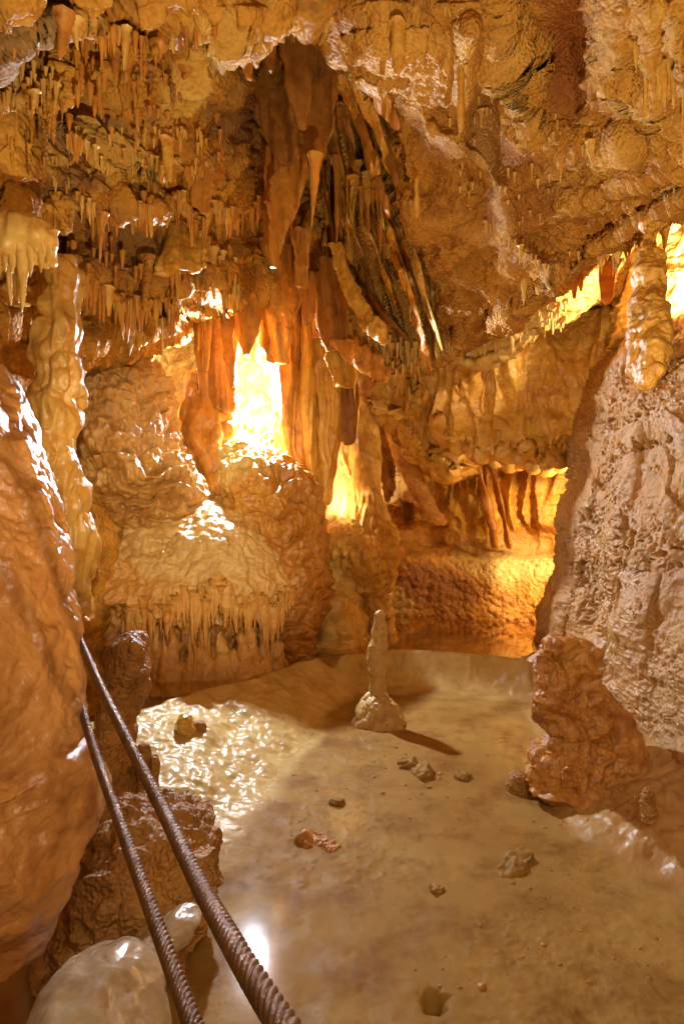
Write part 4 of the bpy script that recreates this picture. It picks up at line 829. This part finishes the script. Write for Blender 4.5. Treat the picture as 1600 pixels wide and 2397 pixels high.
drape([(740, 515, 545, 5.82), (840, 525, 548, 5.82), (905, 540, 547, 5.82)], 'long brown drapery, right one of the three long ones by the niche', 'blade', g2, wave=.02)
drape([(700, 455, 478, 6.02), (800, 452, 475, 6.02), (900, 468, 486, 6.02), (960, 478, 490, 6.02), (970, 482, 488, 6.02)], 'cream edged drapery at the left end of the niche draperies', 'orange', g2, wave=.02)
drape([(540, 400, 476, 4.75, .10), (580, 388, 474, 4.65, .09), (610, 376, 468, 4.6, .07), (630, 366, 450, 4.58, .05), (648, 362, 392, 4.58, .03)], 'curled honey coloured drapery under the left ceiling', 'gold', 'single draperies', wave=.07, wf=2)
drape([(600, 1400, 1440, 4.2, .02), (660, 1402, 1436, 4.2, .02), (700, 1406, 1432, 4.2, .02), (712, 1414, 1424, 4.2, .02)], 'glowing amber banded drapery hanging below the right ceiling edge', 'amber', 'single draperies', wave=.01, a=.3)
drape([(650, 1334, 1352, 4.4, .015), (680, 1336, 1350, 4.4, .015), (698, 1340, 1346, 4.4, .015)], 'small amber drapery left of the glowing banded one', 'amber', 'single draperies', wave=.005, n=60, m=40, a=.3)
drape([(640, 1350, 1366, 4.4, .015), (665, 1352, 1364, 4.4, .015), (680, 1356, 1361, 4.4, .01)], 'smallest amber drapery between the other two', 'amber', 'single draperies', wave=.005, n=60, m=40, a=.3)
drape([(330, 430, 520, 4.1, .05), (400, 415, 520, 4.1, .05), (460, 430, 500, 4.05, .04), (500, 470, 490, 4.0, .02)], 'flat smooth orange plate hanging under the left ceiling', 'orange', 'single draperies', wave=.02)
drape([(90, 540, 590, 3.6), (140, 560, 590, 3.6), (180, 575, 590, 3.6)], 'small fold of drapery at the upper left lip of the cleft', 'orange', wave=.04)
# slanting folds right of the cleft
FOLDS = [((745, 210), (790, 420), (830, 560), .9), ((760, 250), (800, 470), (850, 600), 1), ((775, 200), (830, 380), (865, 540), 1.3), ((800, 190), (860, 330), (905, 470), 1.2), ((820, 170), (880, 290), (940, 420), 1.1),
         ((745, 330), (775, 520), (815, 640), .8), ((755, 430), (790, 600), (830, 690), .9), ((850, 330), (885, 380), (888, 430), .9), ((870, 260), (930, 390), (965, 470), 1.0), ((850, 160), (905, 250), (935, 300), 1.6),
         ((880, 460), (930, 590), (985, 760), 1.0), ((900, 480), (960, 620), (1020, 800), .9), ((925, 520), (975, 640), (1035, 820), .8), ((850, 520), (900, 640), (925, 715), 1.1), ((860, 480), (895, 560), (900, 640), .9),
         ((905, 560), (938, 640), (950, 700), .7), ((955, 560), (985, 650), (1000, 740), .8), ((830, 560), (870, 700), (960, 800), .8), ((960, 700), (990, 790), (1010, 870), 1.2), ((735, 540), (770, 650), (800, 720), .8)]
for k_ in range(10):
    f = (k_ + .5) / 10; x0 = 738 + 130 * f; y0 = 180 + 90 * ((k_ * 7) % 5) / 5; L_ = 210 + 50 * ((k_ * 3) % 4); sl = .13 + .20 * f
    FOLDS.append(((x0, y0), (x0 + sl * L_ * .5 + 6, y0 + L_ * .5), (x0 + sl * L_ + 4, y0 + L_), 1.0 + .5 * ((k_ * 5) % 3) / 3))
for i, (a_, b_, c_, wdt) in enumerate(FOLDS):
    pts = catmull([np.array(a_, float), np.array(b_, float), np.array(c_, float)], 7)
    rows = []
    for k, (x, y) in enumerate(pts):
        dd = float(depth_at('R', x, y)[0]) + .06; f = k / 6.0
        wd_ = 12 * wdt * (1 - 0.5 * f) * (0.8 + 0.3 * math.sin(k * 2.1 + i))
        rows.append((y, x - wd_, x + wd_ * .7, dd + .10 - .36 * min(1, f * 2.2), .13 - .06 * f))
    words = ['first', 'second', 'third', 'fourth', 'fifth', 'sixth', 'seventh', 'eighth', 'ninth', 'tenth', 'eleventh', 'twelfth', 'thirteenth', 'fourteenth', 'fifteenth', 'sixteenth', 'seventeenth', 'eighteenth', 'nineteenth', 'twentieth']
    loft('slanting_fold', rows, M['cream' if i in (12, 16) else ('orange', 'gold', 'blade')[i % 3]], 'tmp', 'drapery', 'slanting folds right of the cleft', n=110, m=36, cap=(0, .16), jag=.22, sm=.4,
         disp=lambda p: .018 * fbm(p * 6, 3) + .004 * fbm(p * 36, 2))
fl = [o for o in C.objects if o.name.startswith('slanting_fold')]
fl.sort(key=lambda o: (o.location.x / o.location.y))
FW = words + ['twenty-first', 'twenty-second', 'twenty-third', 'twenty-fourth', 'twenty-fifth', 'twenty-sixth', 'twenty-seventh', 'twenty-eighth', 'twenty-ninth', 'thirtieth']
for i, o in enumerate(fl): o['label'] = f"{FW[i]} slanting dripstone fold counted from the left by its tip, right of the cleft"
# slanting ribs on the golden wall
for i, pts in enumerate([((1060, 900), (1110, 1000), (1180, 1100)), ((1085, 930), (1140, 1010), (1190, 1090)), ((1095, 1040), (1130, 1130), (1160, 1285)), ((1135, 1060), (1165, 1150), (1192, 1285)), ((900, 950), (960, 1100), (1030, 1230))]):
    c = catmull([np.array(q, float) for q in pts], 6)
    wd_ = [8, 8, 10, 5, 26][i]; dd = [6.35, 6.3, 7.3, 7.4, 7.6][i]
    loft('slanting_rib', [(y, x - wd_, x + wd_ * .8, dd + .06 * k, .09) for k, (x, y) in enumerate(c)], M['wall' if i == 4 else 'orange'],
         ['left one of two slanting ribs crossing the golden apron', 'right one of two slanting ribs crossing the golden apron', 'left one of two dark roots running down below the golden apron', 'right one of two dark roots running down below the golden apron', 'broad slanting slab leaning on the back wall behind the cone'][i], 'dripstone', 'slanting ribs on the back wall',
         n=120, m=40, disp=lambda p: .03 * fbm(p * 4, 3) + .005 * fbm(p * 30, 2), cap=(.04, .06))

# ------------------------------------------------------------------ stalactites
random.seed(5)
def spike_mesh(name, kind, seed):
    rr = np.random.RandomState(seed); n, m = (30, 14) if kind == 'fat' else (24, 10)
    t = np.linspace(0, 1, n)
    if kind == 'cone': r = (1 - t) ** 0.8 * 0.85 + 0.12
    elif kind == 'carrot': r = 0.55 + 0.45 * np.sin(np.pi * np.clip(t * 1.2 + .25, 0, 1)); r *= np.clip((1 - t) * 1.6, 0.08, 1) ** .7
    elif kind == 'fat': r = np.where(t < .7, 1 - .35 * t, (1 - .245) * np.sqrt(np.clip(1 - ((t - .7) / .32) ** 2, 0.02, 1)))
    else: r = 1 - 0.35 * t
    r = r * (1 + 0.5 * np.exp(-t * 10)); r[-1] *= 0.3
    lump = 1 + 0.16 * np.convolve(rr.uniform(-1, 1, n + 4), np.ones(5) / 5, 'valid') * 2
    th = np.linspace(0, 2 * np.pi, m, endpoint=False)
    ell = 1 + 0.22 * np.cos(2 * th[None, :] + 3 * t[:, None] + rr.uniform(0, 6)) + 0.08 * rr.uniform(-1, 1, (n, m))
    bx = rr.uniform(-.5, .5) * t ** 2 * .9; by = rr.uniform(-.5, .5) * t ** 2 * .9
    R_ = (r * lump)[:, None] * ell
    V = np.stack([R_ * np.cos(th) + bx[:, None], R_ * np.sin(th) + by[:, None], -t[:, None] + 0 * R_], -1).reshape(-1, 3)
    V = np.concatenate([V, [[bx[-1], by[-1], -1.01]]])
    j = np.arange(m); T2 = np.stack([np.full(m, n * m), (n - 1) * m + j, (n - 1) * m + (j + 1) % m], -1)
    return mesh_from(name, V, quads(n, m, True), T2)
SP = {k: [spike_mesh('stalactite', k, s * 13 + i) for s in range(4)] for i, k in enumerate(('cone', 'carrot', 'fat', 'straw'))}
SPM = {}
def spike(px, py, L, wpx, d, kind='cone', m_='orange', v=None, name='stalactite'):
    key = (kind, v if v is not None else random.randrange(4), m_)
    if key not in SPM:
        me = SP[key[0]][key[1]].copy(); me.name = 'stalactite'; me.materials.append(M[m_]); SPM[key] = me
    o = bpy.data.objects.new(name, SPM[key]); C.collection.objects.link(o)
    o.location = P(px, py, d); s = wpx / 2 / F * d
    o.scale = (s, s, L / F * d); o.rotation_euler = (random.uniform(-.05, .05), random.uniform(-.05, .05), random.uniform(0, 6.28))
    return o
ORD = ['leftmost', 'second', 'third', 'fourth', 'fifth', 'sixth', 'seventh', 'eighth', 'ninth', 'tenth', 'eleventh', 'twelfth', 'thirteenth', 'fourteenth', 'fifteenth', 'sixteenth', 'seventeenth', 'eighteenth', 'nineteenth', 'twentieth',
       'twenty-first', 'twenty-second', 'twenty-third', 'twenty-fourth', 'twenty-fifth', 'twenty-sixth', 'twenty-seventh', 'twenty-eighth', 'twenty-ninth', 'thirtieth']
def row_of(n_, x0, y0, x1, y1, L, wd_, surf, where, group, m_=('orange', 'ceil', 'cream'), jit=18, dsh=-0.04, kinds=('cone', 'cone', 'carrot', 'straw'), led=None):
    xs = sorted(x0 + (x1 - x0) * (i + random.uniform(.1, .9)) / n_ for i in range(n_))
    for i, x in enumerate(xs):
        f = (x - x0) / (x1 - x0 + 1e-6); y = y0 + (y1 - y0) * f + random.uniform(-jit, jit)
        k = random.choice(kinds); l_ = L[0] + (L[1] - L[0]) * random.random() ** 2
        if led is not None: y = float(ledge_y(led, [x])[0]) - 8 + random.uniform(-6, 3)
        d = (surf if isinstance(surf, (int, float)) else float(depth_at(surf, x, y)[0])) + dsh
        wv_ = random.uniform(*wd_) * (.5 if k == 'straw' else 1) * (.7 + .3 * l_ / L[1]) * random.choice((.7, 1, 1, 1.3, 1.7)); l_ *= random.choice((.6, 1, 1, 1.25)); mm = random.choice(m_)
        o = spike(x, y - 10, l_ + 10, wv_, d, k, mm)
        look = {'cone': 'tapering', 'carrot': 'carrot shaped', 'fat': 'blunt', 'straw': 'thin straight'}[k]
        num = ORD[i] if i else 'leftmost'
        tag(o, f"{num} stalactite {'' if i == 0 else 'from the left '}in the row {where}", 'stalactite', group)
# rows on the left ceiling
row_of(18, 120, 70, 470, 120, (40, 110), (12, 26), 'L', 'along the top left lip', 'stalactites of the top left lip', dsh=-.02, led=0)
row_of(14, 0, 190, 150, 230, (40, 100), (10, 20), 'L', 'at the far left below the smooth slab', 'stalactites at the far left', m_=('ceil', 'cream', 'straw'))
row_of(8, 0, 280, 110, 300, (60, 110), (14, 24), 'L', 'of brown ones under the far left ledge', 'brown stalactites at the far left', m_=('redrock', 'ceil'))
row_of(12, 260, 150, 450, 180, (40, 110), (14, 26), 'L', 'above the middle of the left ceiling', 'stalactites above the middle of the left ceiling', m_=('orange', 'redrock', 'ceil'), jit=40)
row_of(14, 150, 370, 380, 400, (20, 45), (8, 14), 'L', 'of pale tips on the first left ledge', 'pale tips of the first left ledge', m_=('straw', 'cream'), led=1, dsh=0)
row_of(26, 10, 465, 300, 480, (30, 62), (9, 18), 'L', 'under the second left ledge', 'stalactites of the second left ledge', m_=('orange', 'ceil', 'cream'), led=2, dsh=0)
row_of(20, 300, 490, 560, 480, (35, 75), (9, 18), 'L', 'continuing the second ledge towards the cleft', 'stalactites between second ledge and cleft', m_=('orange', 'ceil', 'gold'), led=2, dsh=0)
row_of(20, 165, 690, 410, 700, (50, 120), (12, 24), 'L', 'above the terraced mound', 'stalactites above the terraced mound', m_=('gold', 'orange', 'cream'), led=3, dsh=0)
row_of(16, 180, 760, 345, 770, (40, 90), (14, 24), 5.1, 'of stubby ones just above the mound top', 'stubby stalactites over the mound top', m_=('gold', 'ceil'), kinds=('carrot', 'fat'))
row_of(18, 400, 610, 560, 590, (40, 110), (10, 20), 'L', 'above the long niche draperies', 'stalactites above the niche draperies', m_=('gold', 'orange', 'straw'), jit=30)
row_of(12, 390, 690, 500, 720, (50, 110), (10, 18), 5.9, 'lit from behind left of the niche', 'backlit stalactites left of the niche', m_=('gold', 'straw'), jit=30)
row_of(12, 560, 430, 700, 520, (50, 130), (12, 24), 5.2, 'beside the knife shaped drapery', 'stalactites around the knife shaped drapery', m_=('orange', 'blade'), jit=50)
row_of(10, 750, 30, 900, 110, (50, 90), (18, 34), 'R', 'along the lip right of the cleft', 'stalactites right of the cleft', m_=('orange', 'gold'), jit=30)
row_of(10, 780, 400, 900, 440, (80, 170), (10, 16), 'R', 'of long ones between the slanting folds', 'long stalactites between the folds', m_=('orange', 'ceil'), jit=40, dsh=-.35)
row_of(14, 1130, 520, 1290, 640, (16, 36), (5, 9), 'R', 'of white straws on the crest', 'white straws on the crest', m_=('straw',), kinds=('straw', 'cone'), jit=5, dsh=-.12)
row_of(16, 780, 870, 1060, 855, (20, 60), (7, 14), 6.2, 'on the lower edge of the right ceiling', 'stalactites on the ceiling edge', m_=('straw', 'gold'), jit=12)
row_of(14, 1110, 822, 1330, 745, (14, 34), (6, 12), 'U', 'of small tips on the pale rock band', 'small tips of the pale rock band', m_=('straw', 'cream'), jit=10)
row_of(10, 1390, 610, 1500, 560, (20, 50), (8, 18), 3.95, 'on the right edge beside the amber drapery', 'stalactites beside the amber drapery', m_=('cream', 'gold'), jit=8)
row_of(10, 1100, 270, 1500, 330, (24, 60), (8, 16), 'R', 'scattered over the right ceiling', 'stalactites scattered over the right ceiling', m_=('cream', 'gold'), jit=120)
row_of(12, 1480, 110, 1600, 180, (60, 130), (10, 16), 'R', 'of drips in the top right corner', 'drips of the top right corner', m_=('gold', 'cream'), jit=50, dsh=-.03)
for (x, y, L, wd_, d, k, mm, lab) in [
    (932, 55, 122, 32, 2.75, 'fat', 'gold', 'bright yellow blunt stalactite with a broken tip right of the cleft'),
    (1078, 160, 145, 22, 2.95, 'fat', 'gold', 'long yellow stalactite on the ridge of the right ceiling'),
    (975, 420, 86, 14, 4.2, 'fat', 'gold', 'yellow finger stalactite at the end of the slanting folds'),
    (392, 325, 100, 26, 3.35, 'fat', 'gold', 'orange finger stalactite hanging by itself on the left ceiling'),
    (738, 360, 175, 22, 3.75, 'cone', 'orange', 'long pointed stalactite below the large brown drapery'),
    (1385, 330, 68, 22, 3.15, 'carrot', 'cream', 'pale club shaped stalactite on the right ceiling'),
    (238, 500, 115, 20, 3.6, 'cone', 'orange', 'orange stalactite above the stalactite row of the mound'),
    (686, 60, 84, 16, 3.8, 'cone', 'orange', 'lone orange stalactite in the black top of the cleft'),
    (906, 230, 54, 4, 3.6, 'straw', 'straw', 'thin white soda straw under a brown fold'),
    (1340, 330, 60, 14, 3.3, 'carrot', 'cream', 'small pale stalactite left of the club shaped one'),
    (1225, 615, 100, 26, 4.4, 'carrot', 'cream', 'pale translucent drop shaped stalactite below the crest'),
    (345, 600, 130, 30, 4.5, 'straw', 'ceil', 'dull brown pillar like stalactite left of the honey coloured drapery'),
    (1555, 540, 60, 16, 3.9, 'cone', 'gold', 'orange backlit stalactite right of the hanging column'),
    (1440, 610, 34, 24, 4.1, 'carrot', 'gold', 'stubby yellow stalactite right of the amber drapery')]:
    tag(spike(x, y, L, wd_, d, k, mm), lab, 'stalactite')
# cream curtain at the far left: one thing with drips as parts
cu = empty('dripstone_curtain', P(60, 500, 2.75), 'thick cream dripstone curtain with icicle drips at the left edge', 'dripstone')
loft('curtain_body', [(498, -120, 30, 2.75, .05), (512, -120, 70, 2.75, .08), (530, -120, 110, 2.75, .09), (560, -120, 125, 2.75, .08), (600, -120, 120, 2.78, .06), (620, -120, 116, 2.8, .03)], M['cream'], parent=cu, n=120, m=200,
     disp=lambda p: flute(p, 12, .03, .05, .1) + .01 * fbm(p * 10, 2), cap=(.1, .1))
for x, y, L, wd_ in [(-40, 560, 150, 34), (-5, 560, 90, 26), (14, 560, 76, 22), (34, 560, 84, 26), (56, 570, 160, 28), (74, 570, 80, 20), (96, 560, 80, 20), (118, 545, 80, 20), (128, 540, 50, 14), (44, 610, 100, 22), (20, 600, 110, 24)]:
    o = spike(x, y, L, wd_, 2.74 if y < 590 else 2.85, 'cone', 'cream', name='drip'); w0 = np.array(o.location) - np.array(cu.location); o.parent = cu; o.location = w0
# drips under the apron, parts of it
for i in range(58):
    f = (i + random.uniform(.15, .85)) / 58; x = 290 + 400 * f
    y = 1392 + 16 * math.sin(f * 9) + 14 * math.sin(f * 31) + random.uniform(-14, 12) - 12 * (f > .8); L = random.uniform(40, 100) + 40 * max(0, math.sin(f * 17))
    c0 = 400; hwp = 305; dd = 5.63 - .80 * math.sqrt(max(0.02, 1 - ((x - c0) / hwp) ** 2))
    o = spike(x, y, L, random.uniform(12, 28), dd + .02, random.choice(('cone', 'cone', 'carrot')), 'apron', name='drip')
    o.location = np.array(o.location) - np.array(apron.location); o.parent = apron
for i in range(22):
    f = (i + random.uniform(.15, .85)) / 22; x = 752 + 170 * f; dd = 6.8 - .46 * math.sqrt(max(.02, 1 - ((x - 838) / 92) ** 2))
    o = spike(x, 1300 + 10 * math.sin(f * 7), random.uniform(22, 60), random.uniform(7, 13), dd, 'cone', 'gold', name='drip')
    o.location = np.array(o.location) - np.array(ped.location); o.parent = ped
# flow pillars below the apron drips
for i in range(24):
    x = 345 + i * 14 + random.uniform(-9, 9); y = random.uniform(1450, 1540); wd_ = random.uniform(12, 30)
    dd = 5.66 - .72 * math.sqrt(max(.02, 1 - ((x - 435) / 250) ** 2)); lx = random.uniform(-8, 8)
    loft('flow_pillar', [(y, x - wd_ * .2, x + wd_ * .2, dd, .03), (y + 25, x - wd_ * .5 + lx * .3, x + wd_ * .4, dd, .05), (y + 60, x - wd_ * .6 + lx, x + wd_ * .7 + lx, dd + .02, .07), (1620, x - wd_ * 1.3 + lx, x + wd_ * 1.3 + lx, dd - .02, .14)],
         M['apron'], parent=apron, n=50, m=36, cap=(.15, 0), disp=lambda p: .03 * fbm(p * 6, 3) + flute(p, 12, .01) + knobs(p, 14, .015))
# innumerable tiny drips, two masses
def tiny(name, label, zones, m_):
    V = []; Q = []; T = []; base = 0; m = 5
    th = np.linspace(0, 2 * np.pi, m, endpoint=False)
    for (x0, y0, x1, y1, cnt, L, wd_, surf, dsh) in zones:
        X = np.random.RandomState(int(x0 + y0 * 7 + cnt)).uniform(x0, x1, cnt); Y = np.random.RandomState(int(y1 + cnt * 3)).uniform(y0, y1, cnt)
        if y0 < 0: Y = ledge_y(int(-1 - y0), X) + np.random.RandomState(cnt).uniform(-16, 0, cnt)
        keep = vn(np.stack([X / 60, Y / 60, 0 * X], -1)) > -0.25; X = X[keep]; Y = Y[keep]
        dd = depth_at(surf, X, Y) if isinstance(surf, str) else np.full(len(X), float(surf))
        for x, y, d in zip(X, Y, dd):
            l_ = random.uniform(*L) / F * d; r = random.uniform(*wd_) / 2 / F * d; c = P(x, y, d + dsh)
            for t, k in ((-.25, 1.2), (.25, .85), (.75, .5), (1, .15)):
                V.append(np.stack([c[0] + r * k * np.cos(th), c[1] + r * k * np.sin(th), c[2] - l_ * t + 0 * th], -1))
            Q.append(quads(4, m, True) + base); base += 4 * m
    V = np.concatenate(V); o = obj(name, mesh_from(name, V, np.concatenate(Q)), M[m_]); tag(o, label, 'stalactites', None, 'stuff')
led_z = lambda k, x0, x1, cnt, L, wd_, dsh=-.01: (x0, -1 - k, x1, 0, cnt, L, wd_, 'L', dsh)
tiny('tiny_drips', 'countless tiny pale drips over the left ceiling', [led_z(0, 0, 560, 70, (10, 40), (5, 11)), led_z(1, 0, 520, 110, (10, 36), (5, 11)), led_z(2, 0, 560, 130, (10, 40), (5, 10)), led_z(3, 150, 560, 90, (10, 50), (5, 12)),
      (100, 300, 500, 430, 120, (8, 24), (5, 10), 'L', -.05), (0, 150, 130, 250, 60, (12, 40), (6, 12), 'L', -.05)], 'straw')
tiny('tiny_drips', 'countless tiny orange drips over the left ceiling', [led_z(0, 0, 560, 60, (16, 60), (8, 18)), led_z(1, 0, 560, 60, (16, 50), (8, 18)), led_z(2, 0, 600, 90, (16, 60), (8, 18)), led_z(3, 150, 600, 90, (20, 80), (8, 18)),
      (150, 100, 560, 640, 160, (12, 40), (8, 16), 'L', -.04)], 'orange')
tiny('tiny_drips', 'countless tiny white drips over the right ceiling', [(740, 0, 1120, 180, 120, (8, 26), (6, 13), 'R', -.06), (1050, 200, 1500, 620, 110, (7, 20), (5, 9), 'R', -.05), (800, 790, 1060, 860, 200, (10, 26), (4, 8), 'R', -.10), (1060, 700, 1330, 755, 70, (8, 18), (4, 8), 'U', -.03)], 'straw')
def crumbs():
    rr = np.random.RandomState(3); V = []; Q = []; T = []; base = 0
    for k in range(420):
        y = rr.uniform(1.95, 4.7); x = rr.uniform(-.55, 1.25) * (.35 + y * .2) + .25
        if vn(np.array([[x * 2.2, y * 2.2, 3.]]))[0] < -.05: continue
        r = rr.uniform(.003, .009) * (1 if rr.rand() < .85 else 1.9); z = float(floor_z(np.array([x]), np.array([y]))[0])
        n, m = 4, 6; th = np.linspace(0, 2 * np.pi, m, endpoint=False)
        for ph, zz in ((1.0, -.4), (1.0, .15), (.75, .55), (.25, .8)):
            q = r * ph * rr.uniform(.7, 1.3, m); V.append(np.stack([x + q * np.cos(th), y + q * np.sin(th), z + r * zz * .8 * rr.uniform(.8, 1.2, m)], -1))
        Q.append(quads(n, m, True) + base); T.append(np.stack([np.full(m - 2, base + 18), base + 18 + np.arange(1, m - 1), base + 18 + np.arange(2, m)], -1)); base += n * m
    o = obj('calcite_crumbs', mesh_from('calcite_crumbs', np.concatenate(V), np.concatenate(Q), np.concatenate(T)), M['knobd']); tag(o, 'small brown calcite crumbs strewn over the basin floor', 'crumbs', None, 'stuff')
crumbs()
print('verts', sum(len(m.vertices) for m in bpy.data.meshes))
